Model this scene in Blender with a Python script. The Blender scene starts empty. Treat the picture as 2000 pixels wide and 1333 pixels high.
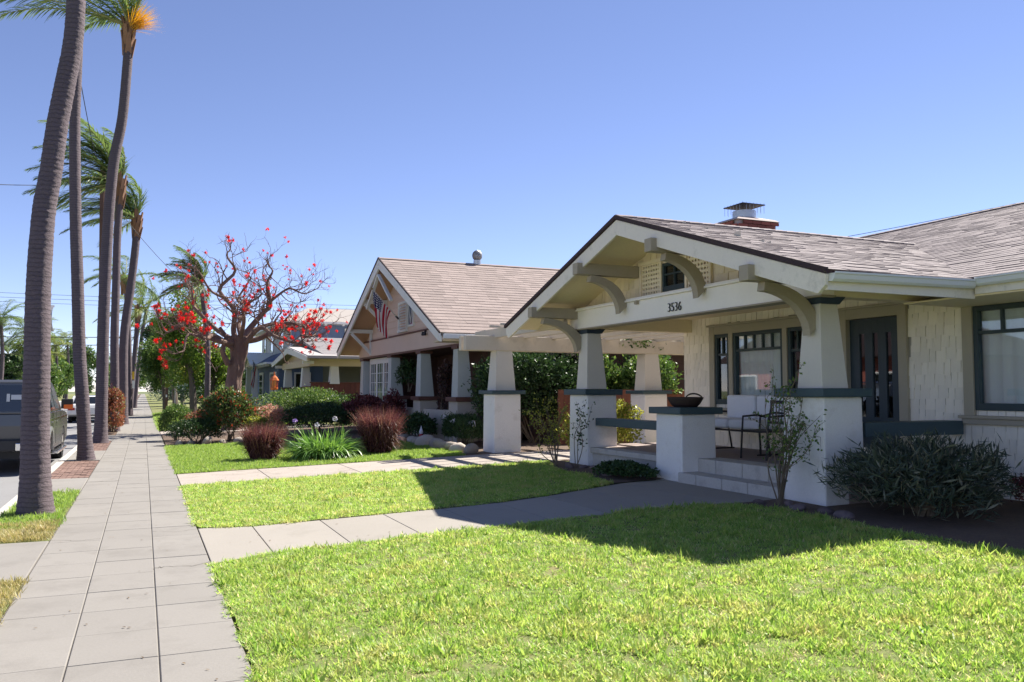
import bpy, math, random
import numpy as np
from mathutils import Vector, Matrix
R = math.radians
rng = np.random.default_rng(7)
random.seed(7)
sc = bpy.context.scene
COL = sc.collection

# ------------------------------------------------------------------ camera, sky, sun, exposure
cam_d = bpy.data.cameras.new('camera'); cam = bpy.data.objects.new('camera', cam_d); COL.objects.link(cam)
CAM = Vector((0, 0, 1.6)); YAW = R(23.666); PITCH = R(3.367)
cam.location = CAM; cam.rotation_euler = (R(90) + PITCH, 0, -YAW)
cam_d.sensor_width = 36; cam_d.lens = 29.52; cam_d.clip_start = 0.05; cam_d.clip_end = 4000
sc.camera = cam
SUN = Vector((0.78, 0.31, 1.0)).normalized()          # towards the sun
w = bpy.data.worlds.new('World'); sc.world = w; w.use_nodes = True
nt = w.node_tree; bg = nt.nodes['Background']
sky = nt.nodes.new('ShaderNodeTexSky'); sky.sky_type = 'NISHITA'; sky.sun_disc = False
sky.sun_elevation = math.asin(SUN.z); sky.sun_rotation = math.atan2(SUN.x, SUN.y)
sky.altitude = 3500; sky.air_density = 1.0; sky.dust_density = 0.0; sky.ozone_density = 4.0
wb = nt.nodes.new('ShaderNodeMix'); wb.data_type = 'RGBA'; wb.blend_type = 'MULTIPLY'; wb.inputs[0].default_value = 1; wb.inputs[7].default_value = (1.16, .945, .955, 1)   # the photograph's white balance
nt.links.new(sky.outputs[0], wb.inputs[6]); nt.links.new(wb.outputs[2], bg.inputs[0]); bg.inputs[1].default_value = 0.065
sd = bpy.data.lights.new('sun', 'SUN'); sd.energy = 3.6; sd.angle = R(0.53); sd.color = (1.0, 0.94, 0.84)
so = bpy.data.objects.new('sun', sd); COL.objects.link(so); so.rotation_euler = SUN.to_track_quat('Z', 'Y').to_euler()
sc.view_settings.view_transform = 'Standard'; sc.view_settings.look = 'None'; sc.view_settings.gamma = 1
sc.view_settings.exposure = 1.6
sc.render.engine = 'CYCLES'; sc.cycles.max_bounces = 8; sc.cycles.transparent_max_bounces = 12

# ------------------------------------------------------------------ materials
MATS = {}
def _nodes(name):
    m = bpy.data.materials.new(name); m.use_nodes = True
    n = m.node_tree.nodes; l = m.node_tree.links
    return m, n, l, n['Principled BSDF']
def _rand(n, l):
    g = n.new('ShaderNodeNewGeometry'); o = n.new('ShaderNodeObjectInfo'); a = n.new('ShaderNodeMath'); a.operation = 'ADD'
    l.new(g.outputs['Random Per Island'], a.inputs[0]); l.new(o.outputs['Random'], a.inputs[1])
    f = n.new('ShaderNodeMath'); f.operation = 'FRACT'; l.new(a.outputs[0], f.inputs[0])
    return f.outputs[0], g
def _mix(n, l, fac, a, b, typ='MIX'):
    m = n.new('ShaderNodeMix'); m.data_type = 'RGBA'; m.blend_type = typ
    for s, v in ((m.inputs[0], fac), (m.inputs[6], a), (m.inputs[7], b)):
        if hasattr(v, 'node'): l.new(v, s)
        elif isinstance(v, (int, float)): s.default_value = v
        else: s.default_value = (*v, 1)
    return m.outputs[2]
def _noise(n, l, pos, scale, detail=4, rough=.6):
    t = n.new('ShaderNodeTexNoise'); t.inputs['Scale'].default_value = scale; t.inputs['Detail'].default_value = detail
    t.inputs['Roughness'].default_value = rough; l.new(pos, t.inputs['Vector']); return t.outputs['Fac']
def _ramp(n, l, fac, a, b):
    r = n.new('ShaderNodeMapRange'); r.inputs[1].default_value = a; r.inputs[2].default_value = b
    l.new(fac, r.inputs[0]); return r.outputs[0]
def mat(name, col, rough=.75, var=.12, scale=1.5, fine=.10, fscale=40, bump=.15, bscale=60, rnd=0., dirt=None, dscale=2.2, dlo=.55, dhi=.75, metal=0., spec=.4, stretch=None):
    if name in MATS: return MATS[name]
    m, n, l, p = _nodes(name)
    f, g = _rand(n, l); pos = g.outputs['Position']
    if stretch:
        mp = n.new('ShaderNodeMapping'); mp.inputs['Scale'].default_value = stretch; l.new(pos, mp.inputs[0]); pos = mp.outputs[0]
    c = np.array(col)
    a = _mix(n, l, _ramp(n, l, _noise(n, l, pos, scale), .3, .7), tuple(c * (1 - var)), tuple(np.clip(c * (1 + var), 0, 1)))
    if fine:
        a = _mix(n, l, .5, a, _mix(n, l, _ramp(n, l, _noise(n, l, pos, fscale, 3), .3, .7), tuple(c * (1 - fine)), tuple(np.clip(c * (1 + fine), 0, 1))))
    if rnd:
        hv = n.new('ShaderNodeHueSaturation'); l.new(a, hv.inputs['Color']); l.new(_ramp(n, l, f, 0, 1), hv.inputs['Value'])
        hv.inputs['Value'].links[0].from_node.inputs[3].default_value = 1 - rnd; hv.inputs['Value'].links[0].from_node.inputs[4].default_value = 1 + rnd
        a = hv.outputs[0]
    if dirt is not None:
        a = _mix(n, l, _ramp(n, l, _noise(n, l, pos, dscale, 6, .7), dlo, dhi), a, dirt)
    l.new(a, p.inputs['Base Color']); p.inputs['Roughness'].default_value = rough; p.inputs['Metallic'].default_value = metal
    p.inputs['Specular IOR Level'].default_value = spec
    if bump:
        b = n.new('ShaderNodeBump'); b.inputs['Strength'].default_value = bump; b.inputs['Distance'].default_value = .02
        l.new(_noise(n, l, pos, bscale, 5), b.inputs['Height']); l.new(b.outputs[0], p.inputs['Normal'])
    MATS[name] = m; return m
def leafmat(name, c1, c2, c3=None, trans=.35, rough=.45, patch=None, pscale=1.2, spec=.35):
    if name in MATS: return MATS[name]
    m, n, l, p = _nodes(name)
    f, g = _rand(n, l)
    a = _mix(n, l, f, c1, c2)
    if c3 is not None:
        a = _mix(n, l, _ramp(n, l, f, .82, .9), a, c3)
    if patch is not None:
        a = _mix(n, l, _ramp(n, l, _noise(n, l, g.outputs['Position'], pscale, 5, .65), .48, .74), a, _mix(n, l, f, patch, tuple(np.array(patch) * .6)))
    l.new(a, p.inputs['Base Color']); p.inputs['Roughness'].default_value = rough; p.inputs['Specular IOR Level'].default_value = spec
    t = n.new('ShaderNodeBsdfTranslucent')
    hs = n.new('ShaderNodeHueSaturation'); l.new(a, hs.inputs['Color']); hs.inputs['Value'].default_value = 1.35; hs.inputs['Saturation'].default_value = 1.1; hs.inputs['Hue'].default_value = .49
    l.new(hs.outputs[0], t.inputs['Color'])
    mx = n.new('ShaderNodeMixShader'); mx.inputs[0].default_value = trans
    l.new(p.outputs[0], mx.inputs[1]); l.new(t.outputs[0], mx.inputs[2]); l.new(mx.outputs[0], n['Material Output'].inputs['Surface'])
    MATS[name] = m; return m
def plain(name, col, rough=.5, metal=0., spec=.5, alpha=None, emit=None):
    if name in MATS: return MATS[name]
    m, n, l, p = _nodes(name)
    p.inputs['Base Color'].default_value = (*col, 1); p.inputs['Roughness'].default_value = rough; p.inputs['Metallic'].default_value = metal
    p.inputs['Specular IOR Level'].default_value = spec
    MATS[name] = m; return m
def glassmat(name, tint, alpha, rough=.02):
    """window pane: a clear coat that reflects over see-through glass"""
    if name in MATS: return MATS[name]
    m, n, l, p = _nodes(name)
    t = n.new('ShaderNodeBsdfTransparent'); t.inputs[0].default_value = (*tint, 1)
    gl = n.new('ShaderNodeBsdfGlossy'); gl.inputs['Roughness'].default_value = rough; gl.inputs[0].default_value = (.95, .97, 1, 1)
    fr = n.new('ShaderNodeLayerWeight'); pw = n.new('ShaderNodeMath'); pw.operation = 'POWER'; pw.inputs[1].default_value = 3.5; l.new(fr.outputs['Facing'], pw.inputs[0])
    ad = n.new('ShaderNodeMath'); ad.operation = 'ADD'; ad.inputs[1].default_value = alpha; ad.use_clamp = True; l.new(pw.outputs[0], ad.inputs[0])
    mx = n.new('ShaderNodeMixShader'); l.new(ad.outputs[0], mx.inputs[0]); l.new(t.outputs[0], mx.inputs[1]); l.new(gl.outputs[0], mx.inputs[2])
    l.new(mx.outputs[0], n['Material Output'].inputs['Surface']); MATS[name] = m; return m

CONC = mat('concrete_walk', (.238, .223, .204), .85, .06, .8, .10, 55, .12, 90, rnd=.035, dirt=(0.172, 0.16, 0.144), dscale=1.7, dlo=.5, dhi=.85)
CONC_W = mat('concrete_front_walk', (0.302, 0.277, 0.244), .85, .07, .8, .08, 55, .12, 90, rnd=.05, dirt=(0.227, 0.206, 0.176), dscale=1.5, dlo=.55, dhi=.9)
CONC_OLD = mat('concrete_drive', (0.361, 0.315, 0.277), .9, .12, 1.4, .12, 30, .2, 60, rnd=.05, dirt=(0.244, 0.21, 0.176), dscale=2.5, dlo=.5, dhi=.8)
CONC_STEP = mat('concrete_step', (.5, .47, .43), .85, .1, 2, .12, 40, .2, 70, dirt=(.28, .25, .23), dscale=4, dlo=.5, dhi=.8)
JOINT = mat('joint_sand', (.15, .135, .118), .95, .2, 6)
ASPH = mat('asphalt', (0.227, 0.225, 0.227), .9, .12, .7, .2, 60, .3, 120, dirt=(0.168, 0.166, 0.168), dscale=.6)
KERB = mat('kerb_concrete', (0.504, 0.479, 0.437), .85, .1, 3, .1, 40, .2, 60, dirt=(0.294, 0.269, 0.235), dscale=5)
EARTH = mat('earth', (.13, .09, .065), .95, .3, 3, .3, 30, .6, 25, dirt=(.07, .05, .04), dscale=6)
TURF = mat('turf_soil', (.15, .18, .055), .95, .25, 1.0, .3, 50, .6, 60, dirt=(.24, .19, .09), dscale=2, dlo=.45, dhi=.7)
FARG = mat('far_ground', (.12, .14, .06), .95, .3, .05, .2, 3, .1)
BRICKP = mat('paver_brick', (.215, .135, .11), .9, .2, 4, .2, 40, .3, 50, rnd=.25, dirt=(.15, .11, .09), dscale=8)
# first bungalow
SHING = mat('roof_shingle_warm', (0.206, 0.174, 0.178), .8, .12, 2, .2, 120, .3, 160, rnd=.13, spec=.25)
SHING_E = mat('roof_edge', (.052, .033, .037), .85, .2, 6, .1)
TRIMW = mat('trim_offwhite', (.80, .735, .64), .6, .05, 3, .04, 20, .04, 30, dirt=(.55, .51, .43), dscale=3)
BEAMW = mat('beam_white', (.90, .845, .775), .55, .04, 3, .03, 20, .03, 30)
TAUPE = mat('taupe_paint', (.37, .315, .235), .6, .06, 3, .05, 20, .04, 30)
SOFF = mat('soffit_cream', (.84, .72, .51), .7, .05, 2, .05, 20, .06, 30)
GABW = mat('gable_cream', (.86, .74, .54), .7, .06, 3, .06, 30, .1, 40, rnd=.07)
WSH = mat('wall_shingle_paint', (.89, .83, .72), .65, .04, 3, .05, 30, .12, 40, rnd=.06, stretch=(1, 1, .25))
WBACK = mat('wall_under_shingle', (.42, .39, .34), .8, .1, 3)
STUC = mat('stucco_white', (.86, .83, .80), .85, .04, 2, .06, 50, .5, 60, dirt=(.66, .61, .55), dscale=3, dlo=.55, dhi=.85)
COLM = mat('column_paint', (.64, .60, .54), .7, .04, 3, .04, 40, .08, 60)
TEAL = mat('teal_cap', (.05, .086, .10), .5, .1, 4, .08, 30, .05, 40)
NAVY = mat('navy_capital', (.036, .055, .085), .5, .1, 4)
SASH = mat('sash_teal', (.035, .058, .068), .45, .1, 4, .05)
DOORM = mat('door_slate', (.03, .048, .062), .4, .1, 3, .05)
TANT = mat('tan_trim', (.40, .36, .28), .6, .06, 3, .05)
PORCHF = mat('porch_floor_paint', (.30, .235, .215), .7, .1, 2, .1, 30, .1, dirt=(.2, .16, .15))
GUTT = mat('gutter_paint', (.72, .73, .73), .4, .04, 3, .03)
CURT = mat('curtain_cloth', (.80, .80, .78), .9, .03, 2, .03, 30, .05, 12, stretch=(1, 6, .3))
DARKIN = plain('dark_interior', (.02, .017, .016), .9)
GLASS = glassmat('window_glass', (.92, .95, .96), .07)
GLASSD = glassmat('window_glass_dark', (.5, .53, .55), .10)
GLASSF = glassmat('window_glass_far', (.35, .38, .40), .12)
BRICK = mat('chimney_brick', (.36, .11, .075), .85, .15, 4, .15, 40, .2, 60, rnd=.22)
MORT = mat('mortar', (.5, .42, .38), .9)
METD = mat('dark_metal', (.06, .055, .06), .5, .15, 5, metal=.6)
GALV = mat('galvanised', (.55, .55, .55), .4, .1, 6, metal=.8)
IRON = mat('black_iron', (.018, .016, .017), .5, .1, 8, spec=.5)
CUSH = mat('cushion_cloth', (.78, .78, .80), .9, .03, 3, .03, 30, .1, 15)
WICK = mat('dark_wicker', (.045, .028, .022), .7, .2, 20, .2, 80, .6, 70)
NUMB = plain('number_black', (.012, .012, .014), .4)
PERG = mat('pergola_paint', (.60, .53, .435), .65, .06, 3, .05, 20, .05, 30, dirt=(.48, .42, .34), dscale=3)
# second bungalow
SHING2 = mat('roof_shingle_tan', (.285, .230, .210), .9, .06, 1, .12, 90, .25, 120, rnd=.14, spec=.25)
SALM = mat('salmon_paint', (.66, .50, .42), .75, .05, 2, .05, 30, .06)
SALMW = mat('brown_soffit', (.58, .38, .25), .75, .06, 2)
DKBR = mat('dark_brown_trim', (.13, .055, .042), .6, .1, 4)
WHTR = mat('white_trim', (.74, .73, .70), .55, .04, 4, .03)
COL2 = mat('grey_column', (.50, .52, .50), .7, .05, 3)
PIER2 = mat('taupe_pier', (.50, .44, .38), .8, .06, 3)
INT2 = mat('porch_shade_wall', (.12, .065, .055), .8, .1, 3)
# others
OLIV = mat('olive_paint', (.17, .17, .12), .75, .08, 2)
CREAM3 = mat('cream_porch', (.63, .52, .36), .7, .05, 3)
WHROOF = mat('pale_roof', (0.386, 0.361, 0.353), .85, .06, 1.5, .08, 40, .2, 60, rnd=.06)
BRSID = mat('brown_boards', (.16, .05, .035), .7, .1, 3, rnd=.12)
BLUE = mat('blue_siding', (.12, .17, .27), .7, .06, 2, rnd=.05)
BLUER = mat('blue_grey_roof', (.10, .125, .19), .85, .08, 3, rnd=.08)
GREYR = mat('grey_beige_roof', (0.353, 0.319, 0.294), .9, .06, 1, rnd=.06)
LTGR = mat('pale_siding', (.58, .57, .56), .75, .05, 2, rnd=.05)
TERRA = mat('terracotta', (.42, .17, .10), .85, .1, 3, rnd=.2)
WOODG = mat('gate_wood', (.22, .085, .055), .8, .15, 3, .1, 40, rnd=.15, stretch=(1, 1, .15))
POLEW = mat('pole_wood', (.13, .075, .055), .9, .2, 3, .2, 30, .3, 30, stretch=(1, 1, .12))
ROCK = mat('garden_rock', (.38, .33, .28), .9, .2, 4, .15, 30, .4, 20, rnd=.28)
BARKC = mat('coral_bark', (.19, .125, .10), .9, .25, 3, .25, 25, .7, 18, dirt=(.34, .25, .18), dscale=3, stretch=(1, 1, .35))
BARKP = mat('palm_bark', (.125, .098, .108), .92, .15, 3, .25, 30, .8, 30, dirt=(.05, .035, .035), dscale=7, dlo=.64, dhi=.76, stretch=(1, 1, 2.0))
def palm_bark():
    m = BARKP; n = m.node_tree.nodes; l = m.node_tree.links; p = n['Principled BSDF']
    g = n.new('ShaderNodeNewGeometry'); wv = n.new('ShaderNodeTexWave'); wv.bands_direction = 'Z'; wv.wave_profile = 'SAW'; wv.inputs['Scale'].default_value = 5.2; wv.inputs['Distortion'].default_value = 3.2; wv.inputs['Detail'].default_value = 4; wv.inputs['Detail Scale'].default_value = 1.6
    l.new(g.outputs['Position'], wv.inputs['Vector']); old = p.inputs['Base Color'].links[0].from_socket
    fac = _ramp(n, l, wv.outputs['Fac'], .62, 1.15)
    l.new(_mix(n, l, fac, old, (.055, .04, .045)), p.inputs['Base Color'])
    b = n.new('ShaderNodeBump'); b.inputs['Strength'].default_value = .5; b.inputs['Distance'].default_value = .03; b.invert = True; l.new(wv.outputs['Fac'], b.inputs['Height']); l.new(p.inputs['Normal'].links[0].from_socket, b.inputs['Normal']); l.new(b.outputs[0], p.inputs['Normal'])
palm_bark()
BARKT = mat('tree_bark', (.15, .12, .10), .9, .2, 3, .2, 25, .6, 20, stretch=(1, 1, .3))
TWIG = mat('twig_bark', (.17, .13, .09), .9, .2, 6)
BOOT = mat('palm_boot', (.27, .15, .09), .9, .25, 6, .2, 30, .5, 20, rnd=.25, stretch=(1, 1, .2))
FROND = leafmat('palm_frond', (.09, .155, .055), (.20, .27, .09), trans=.4)
FRONDY = leafmat('palm_frond_light', (.11, .17, .04), (.24, .27, .06), trans=.4)
RACH = mat('palm_rachis', (.26, .27, .10), .6, .1, 5)
SPAD = leafmat('palm_blossom', (.62, .36, .05), (.78, .52, .10), trans=.3)
RED = leafmat('coral_blossom', (.55, .03, .025), (.85, .13, .075), trans=.4)
L_GRN = leafmat('leaf_mid_green', (0.054, 0.114, 0.03), (0.132, 0.216, 0.054), (0.24, 0.312, 0.084))
L_DRK = leafmat('leaf_dark_green', (0.0216, 0.054, 0.0192), (0.06, 0.108, 0.036), trans=.25)
L_LIT = leafmat('leaf_light_green', (.09, .17, .03), (.2, .30, .06), (.32, .36, .10), trans=.45)
L_YEL = leafmat('leaf_yellow_green', (.16, .20, .04), (.34, .34, .08), trans=.45)
L_RED = leafmat('leaf_red_tip', (.05, .09, .03), (.12, .17, .05), (.38, .10, .05), trans=.35)
L_PUR = leafmat('leaf_purple', (.10, .03, .035), (.20, .06, .055), trans=.3)
L_GREY = leafmat('leaf_grey_green', (.04, .062, .042), (.10, .125, .085), (.24, .23, .16), trans=.25)
L_HEDR = leafmat('leaf_red_hedge', (.19, .07, .045), (.36, .17, .09), (.16, .19, .05), trans=.35)
G_RED = leafmat('red_grass_blade', (.085, .03, .035), (.20, .08, .07), (.40, .24, .15), trans=.35)
G_AGA = leafmat('strap_leaf', (.08, .19, .035), (.22, .38, .09), trans=.35, spec=.6, rough=.35)
GRASS = leafmat('grass_blade', (.22, .41, .07), (.52, .66, .19), (.74, .66, .36), trans=.5, patch=(.66, .62, .24), pscale=2.6)
GRASS2 = leafmat('grass_blade_lush', (.17, .32, .055), (.38, .48, .14), trans=.5)
GRASSD = leafmat('grass_blade_dry', (.30, .29, .10), (.52, .45, .2), (.6, .5, .28), trans=.4)
PETW = plain('white_petal', (.75, .72, .78), .6)
PETV = plain('violet_petal', (.45, .28, .68), .6)
# vehicle
CARG = plain('car_paint_grey', (.10, .102, .108), .25, .5, .6)
CARGL = plain('car_paint_silver', (.40, .41, .42), .3, .6, .6)
CARW = plain('car_paint_white', (.7, .7, .7), .3, 0, .6)
CARK = plain('car_paint_black', (.03, .03, .035), .25, 0, .6)
CHROM = plain('chrome', (.75, .75, .76), .15, 1)
RUBB = plain('tyre_rubber', (.016, .016, .017), .85)
PLAST = plain('black_plastic', (.022, .022, .024), .6)
TAILR = plain('tail_lamp', (.32, .012, .012), .2)
AMBER = plain('amber_lens', (.85, .17, .02), .3)
CARGLASS = plain('car_glass', (.015, .018, .024), .05, 0, .9)
SIDEGLASS = plain('car_side_glass', (.25, .29, .33), .06, .5, .8)
STICK = plain('sticker_pale', (.5, .52, .55), .6)
PLATE = plain('plate_white', (.7, .72, .78), .5)
SIGNY = plain('sign_yellow', (.82, .50, .02), .5)
SIGNW = plain('sign_white', (.75, .75, .72), .5)
SIGNG = plain('sign_green', (.02, .16, .09), .5)
CABLE = plain('cable', (.02, .02, .022), .7)
LANT = plain('lantern_copper', (.62, .16, .04), .4)

# ------------------------------------------------------------------ mesh helpers
def _link(o, parent=None):
    COL.objects.link(o)
    if parent is not None: o.parent = parent
    return o
def root_loc(o):
    while o.parent is not None: o = o.parent
    return np.array(o.location)
def meta(o, label=None, cat=None, group=None, kind=None):
    if label: o['label'] = label
    if cat: o['category'] = cat
    if group: o['group'] = group
    if kind: o['kind'] = kind
    return o
def thing(name, label, cat, loc, group=None):
    o = bpy.data.objects.new(name, None); o.empty_display_size = .2; _link(o); o.location = loc
    return meta(o, label, cat, group)
def raw_mesh(name, V, F, mats, smooth=False, mi=None):
    me = bpy.data.meshes.new(name)
    V = np.asarray(V, np.float32)
    if isinstance(F, np.ndarray) and F.ndim == 2:
        n, k = F.shape
        me.vertices.add(len(V)); me.vertices.foreach_set('co', V.ravel())
        me.loops.add(n * k); me.loops.foreach_set('vertex_index', F.astype(np.int32).ravel())
        me.polygons.add(n); me.polygons.foreach_set('loop_start', np.arange(0, n * k, k, dtype=np.int32))
        me.update(calc_edges=True)
    else:
        me.from_pydata([tuple(v) for v in V], [], [tuple(int(i) for i in f) for f in F]); me.update()
    for m in (mats if isinstance(mats, (list, tuple)) else [mats]): me.materials.append(m)
    if mi is not None: me.polygons.foreach_set('material_index', np.asarray(mi, np.int32))
    if smooth: me.polygons.foreach_set('use_smooth', np.ones(len(me.polygons), bool))
    return me
def mobj(name, V, F, mats, parent=None, smooth=False, mi=None, bevel=0., local=False):
    V = np.asarray(V, float)
    if parent is not None and not local: V = V - root_loc(parent)
    o = bpy.data.objects.new(name, raw_mesh(name, V, F, mats, smooth, mi)); _link(o, parent)
    if bevel:
        b = o.modifiers.new('bevel', 'BEVEL'); b.width = bevel; b.segments = 2; b.limit_method = 'ANGLE'; b.angle_limit = R(40)
    return o
class MB:
    def __init__(s): s.v = []; s.f = []; s.m = []; s.cur = 0
    def add(s, V, F):
        k = len(s.v); s.v += [tuple(map(float, p)) for p in V]; s.f += [tuple(i + k for i in q) for q in F]; s.m += [s.cur] * len(F); return s
    def mat(s, i): s.cur = i; return s
    BF = [(0, 3, 2, 1), (4, 5, 6, 7), (0, 1, 5, 4), (1, 2, 6, 5), (2, 3, 7, 6), (3, 0, 4, 7)]
    def box(s, x0, x1, y0, y1, z0, z1):
        return s.add([(x0, y0, z0), (x1, y0, z0), (x1, y1, z0), (x0, y1, z0), (x0, y0, z1), (x1, y0, z1), (x1, y1, z1), (x0, y1, z1)], s.BF)
    def frus(s, a, z0, b, z1):   # a,b=(x0,x1,y0,y1)
        return s.add([(a[0], a[2], z0), (a[1], a[2], z0), (a[1], a[3], z0), (a[0], a[3], z0), (b[0], b[2], z1), (b[1], b[2], z1), (b[1], b[3], z1), (b[0], b[3], z1)], s.BF)
    def beam(s, p, q, wd, h, up=(0, 0, 1)):   # box from p to q, width wd, height h, centred
        p = Vector(p); q = Vector(q); d = (q - p).normalized(); sd = d.cross(Vector(up)).normalized() * (wd / 2); u = sd.cross(d).normalized() * (h / 2)
        P = [p - sd - u, p + sd - u, p + sd + u, p - sd + u, q - sd - u, q + sd - u, q + sd + u, q - sd + u]
        return s.add(P, [(0, 1, 2, 3), (7, 6, 5, 4), (0, 4, 5, 1), (1, 5, 6, 2), (2, 6, 7, 3), (3, 7, 4, 0)])
    def prism(s, poly, axis, a, b):  # poly: 2-d points in the two other axes (order x,y,z without axis)
        def P(u, v, t): return {'x': (t, u, v), 'y': (u, t, v), 'z': (u, v, t)}[axis]
        n = len(poly); V = [P(u, v, a) for u, v in poly] + [P(u, v, b) for u, v in poly]
        F = [tuple(range(n - 1, -1, -1)), tuple(range(n, 2 * n))] + [(i, (i + 1) % n, n + (i + 1) % n, n + i) for i in range(n)]
        return s.add(V, F)
    def tube(s, pts, rad, n=8, cap=True):
        V, F = tube_vf(pts, rad, n, cap); return s.add(V, F)
    def lathe(s, prof, c, n=20):
        V = [(c[0] + r * math.cos(2 * math.pi * i / n), c[1] + r * math.sin(2 * math.pi * i / n), c[2] + z) for r, z in prof for i in range(n)]
        F = [(j * n + i, j * n + (i + 1) % n, (j + 1) * n + (i + 1) % n, (j + 1) * n + i) for j in range(len(prof) - 1) for i in range(n)]
        F += [tuple(range(n - 1, -1, -1)), tuple((len(prof) - 1) * n + i for i in range(n))]
        return s.add(V, F)
    def build(s, name, mats, parent=None, bevel=0., smooth=False, local=False):
        return mobj(name, s.v, s.f, mats, parent, smooth, s.m if isinstance(mats, (list, tuple)) else None, bevel, local)
def tube_vf(pts, rad, n=8, cap=True):
    pts = [Vector(p) for p in pts]; m = len(pts)
    if not hasattr(rad, '__len__'): rad = [rad] * m
    V = []; u = None
    for i, p in enumerate(pts):
        d = (pts[min(i + 1, m - 1)] - pts[max(i - 1, 0)]).normalized()
        if u is None: u = d.orthogonal().normalized()
        u = (u - d * u.dot(d)); u = u.normalized() if u.length > 1e-6 else d.orthogonal().normalized()
        b = d.cross(u)
        for k in range(n):
            a = 2 * math.pi * k / n; V.append(p + (u * math.cos(a) + b * math.sin(a)) * rad[i])
    F = [(i * n + k, i * n + (k + 1) % n, (i + 1) * n + (k + 1) % n, (i + 1) * n + k) for i in range(m - 1) for k in range(n)]
    if cap: F += [tuple(range(n - 1, -1, -1)), tuple((m - 1) * n + k for k in range(n))]
    return V, F
def bez(pts, n):
    """smooth path through pts (Catmull-Rom)"""
    P = [np.array(p, float) for p in pts]; P = [2 * P[0] - P[1]] + P + [2 * P[-1] - P[-2]]
    out = []
    seg = len(P) - 3
    for i in range(n):
        t = i / (n - 1) * seg; k = min(int(t), seg - 1); t -= k
        a, b, c, d = P[k:k + 4]
        out.append(.5 * ((2 * b) + (c - a) * t + (2 * a - 5 * b + 4 * c - d) * t * t + (3 * b - a - 3 * c + d) * t ** 3))
    return out
def unit(a): return a / np.maximum(np.linalg.norm(a, axis=-1, keepdims=True), 1e-9)
def leaves_vf(P, T, N, ln, wd, fold=.12):
    """diamond leaves: centres P, long axis T, normal N"""
    T = unit(T); B = unit(np.cross(N, T)); Nn = np.cross(T, B)
    ln = np.broadcast_to(np.asarray(ln, float).reshape(-1, 1), (len(P), 1)); wd = np.broadcast_to(np.asarray(wd, float).reshape(-1, 1), (len(P), 1))
    V = np.stack([P - T * ln * .5, P + B * wd * .5 + Nn * wd * fold, P + T * ln * .5, P - B * wd * .5 + Nn * wd * fold], 1).reshape(-1, 3)
    return V, np.arange(len(V)).reshape(-1, 4)
def straps_vf(P, D, ln, wd, droop, seg=4, wind=None, rr=None):
    """strap leaves from base points P in direction D, bending down (and with the wind)"""
    r_ = rr or rng
    n = len(P); D = unit(D); ln = np.broadcast_to(np.asarray(ln, float), (n,)); wd = np.broadcast_to(np.asarray(wd, float), (n,)); droop = np.broadcast_to(np.asarray(droop, float), (n,))
    cur = P.copy(); d = D.copy(); rows = []
    side = unit(np.cross(D, np.array([0, 0, 1.]) + r_.normal(0, .25, (n, 3))))
    for i in range(seg + 1):
        t = i / seg; ww = wd * (1 - t ** 2.2) * (.55 + .45 * min(1, t * 4)) if i < seg else wd * .05
        rows.append(cur - side * (ww * .5)[:, None]); rows.append(cur + side * (ww * .5)[:, None])
        cur = cur + d * (ln / seg)[:, None]
        d = d + np.array([0, 0, -1.]) * (droop / seg)[:, None]
        if wind is not None: d = d + np.asarray(wind) / seg
        d = unit(d)
    V = np.stack(rows, 1).reshape(-1, 3); k = 2 * (seg + 1)
    base = (np.arange(n) * k)[:, None, None]
    q = np.array([[2 * i, 2 * i + 1, 2 * i + 3, 2 * i + 2] for i in range(seg)])[None]
    return V, (base + q).reshape(-1, 4)
def sphere_dirs(n, r_=None):
    return unit((r_ or rng).normal(0, 1, (n, 3)))
def tz(x): return .032 * float(np.clip(x - .61, 0, 7.4))      # the lawns rise gently from the pavement to the houses

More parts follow.
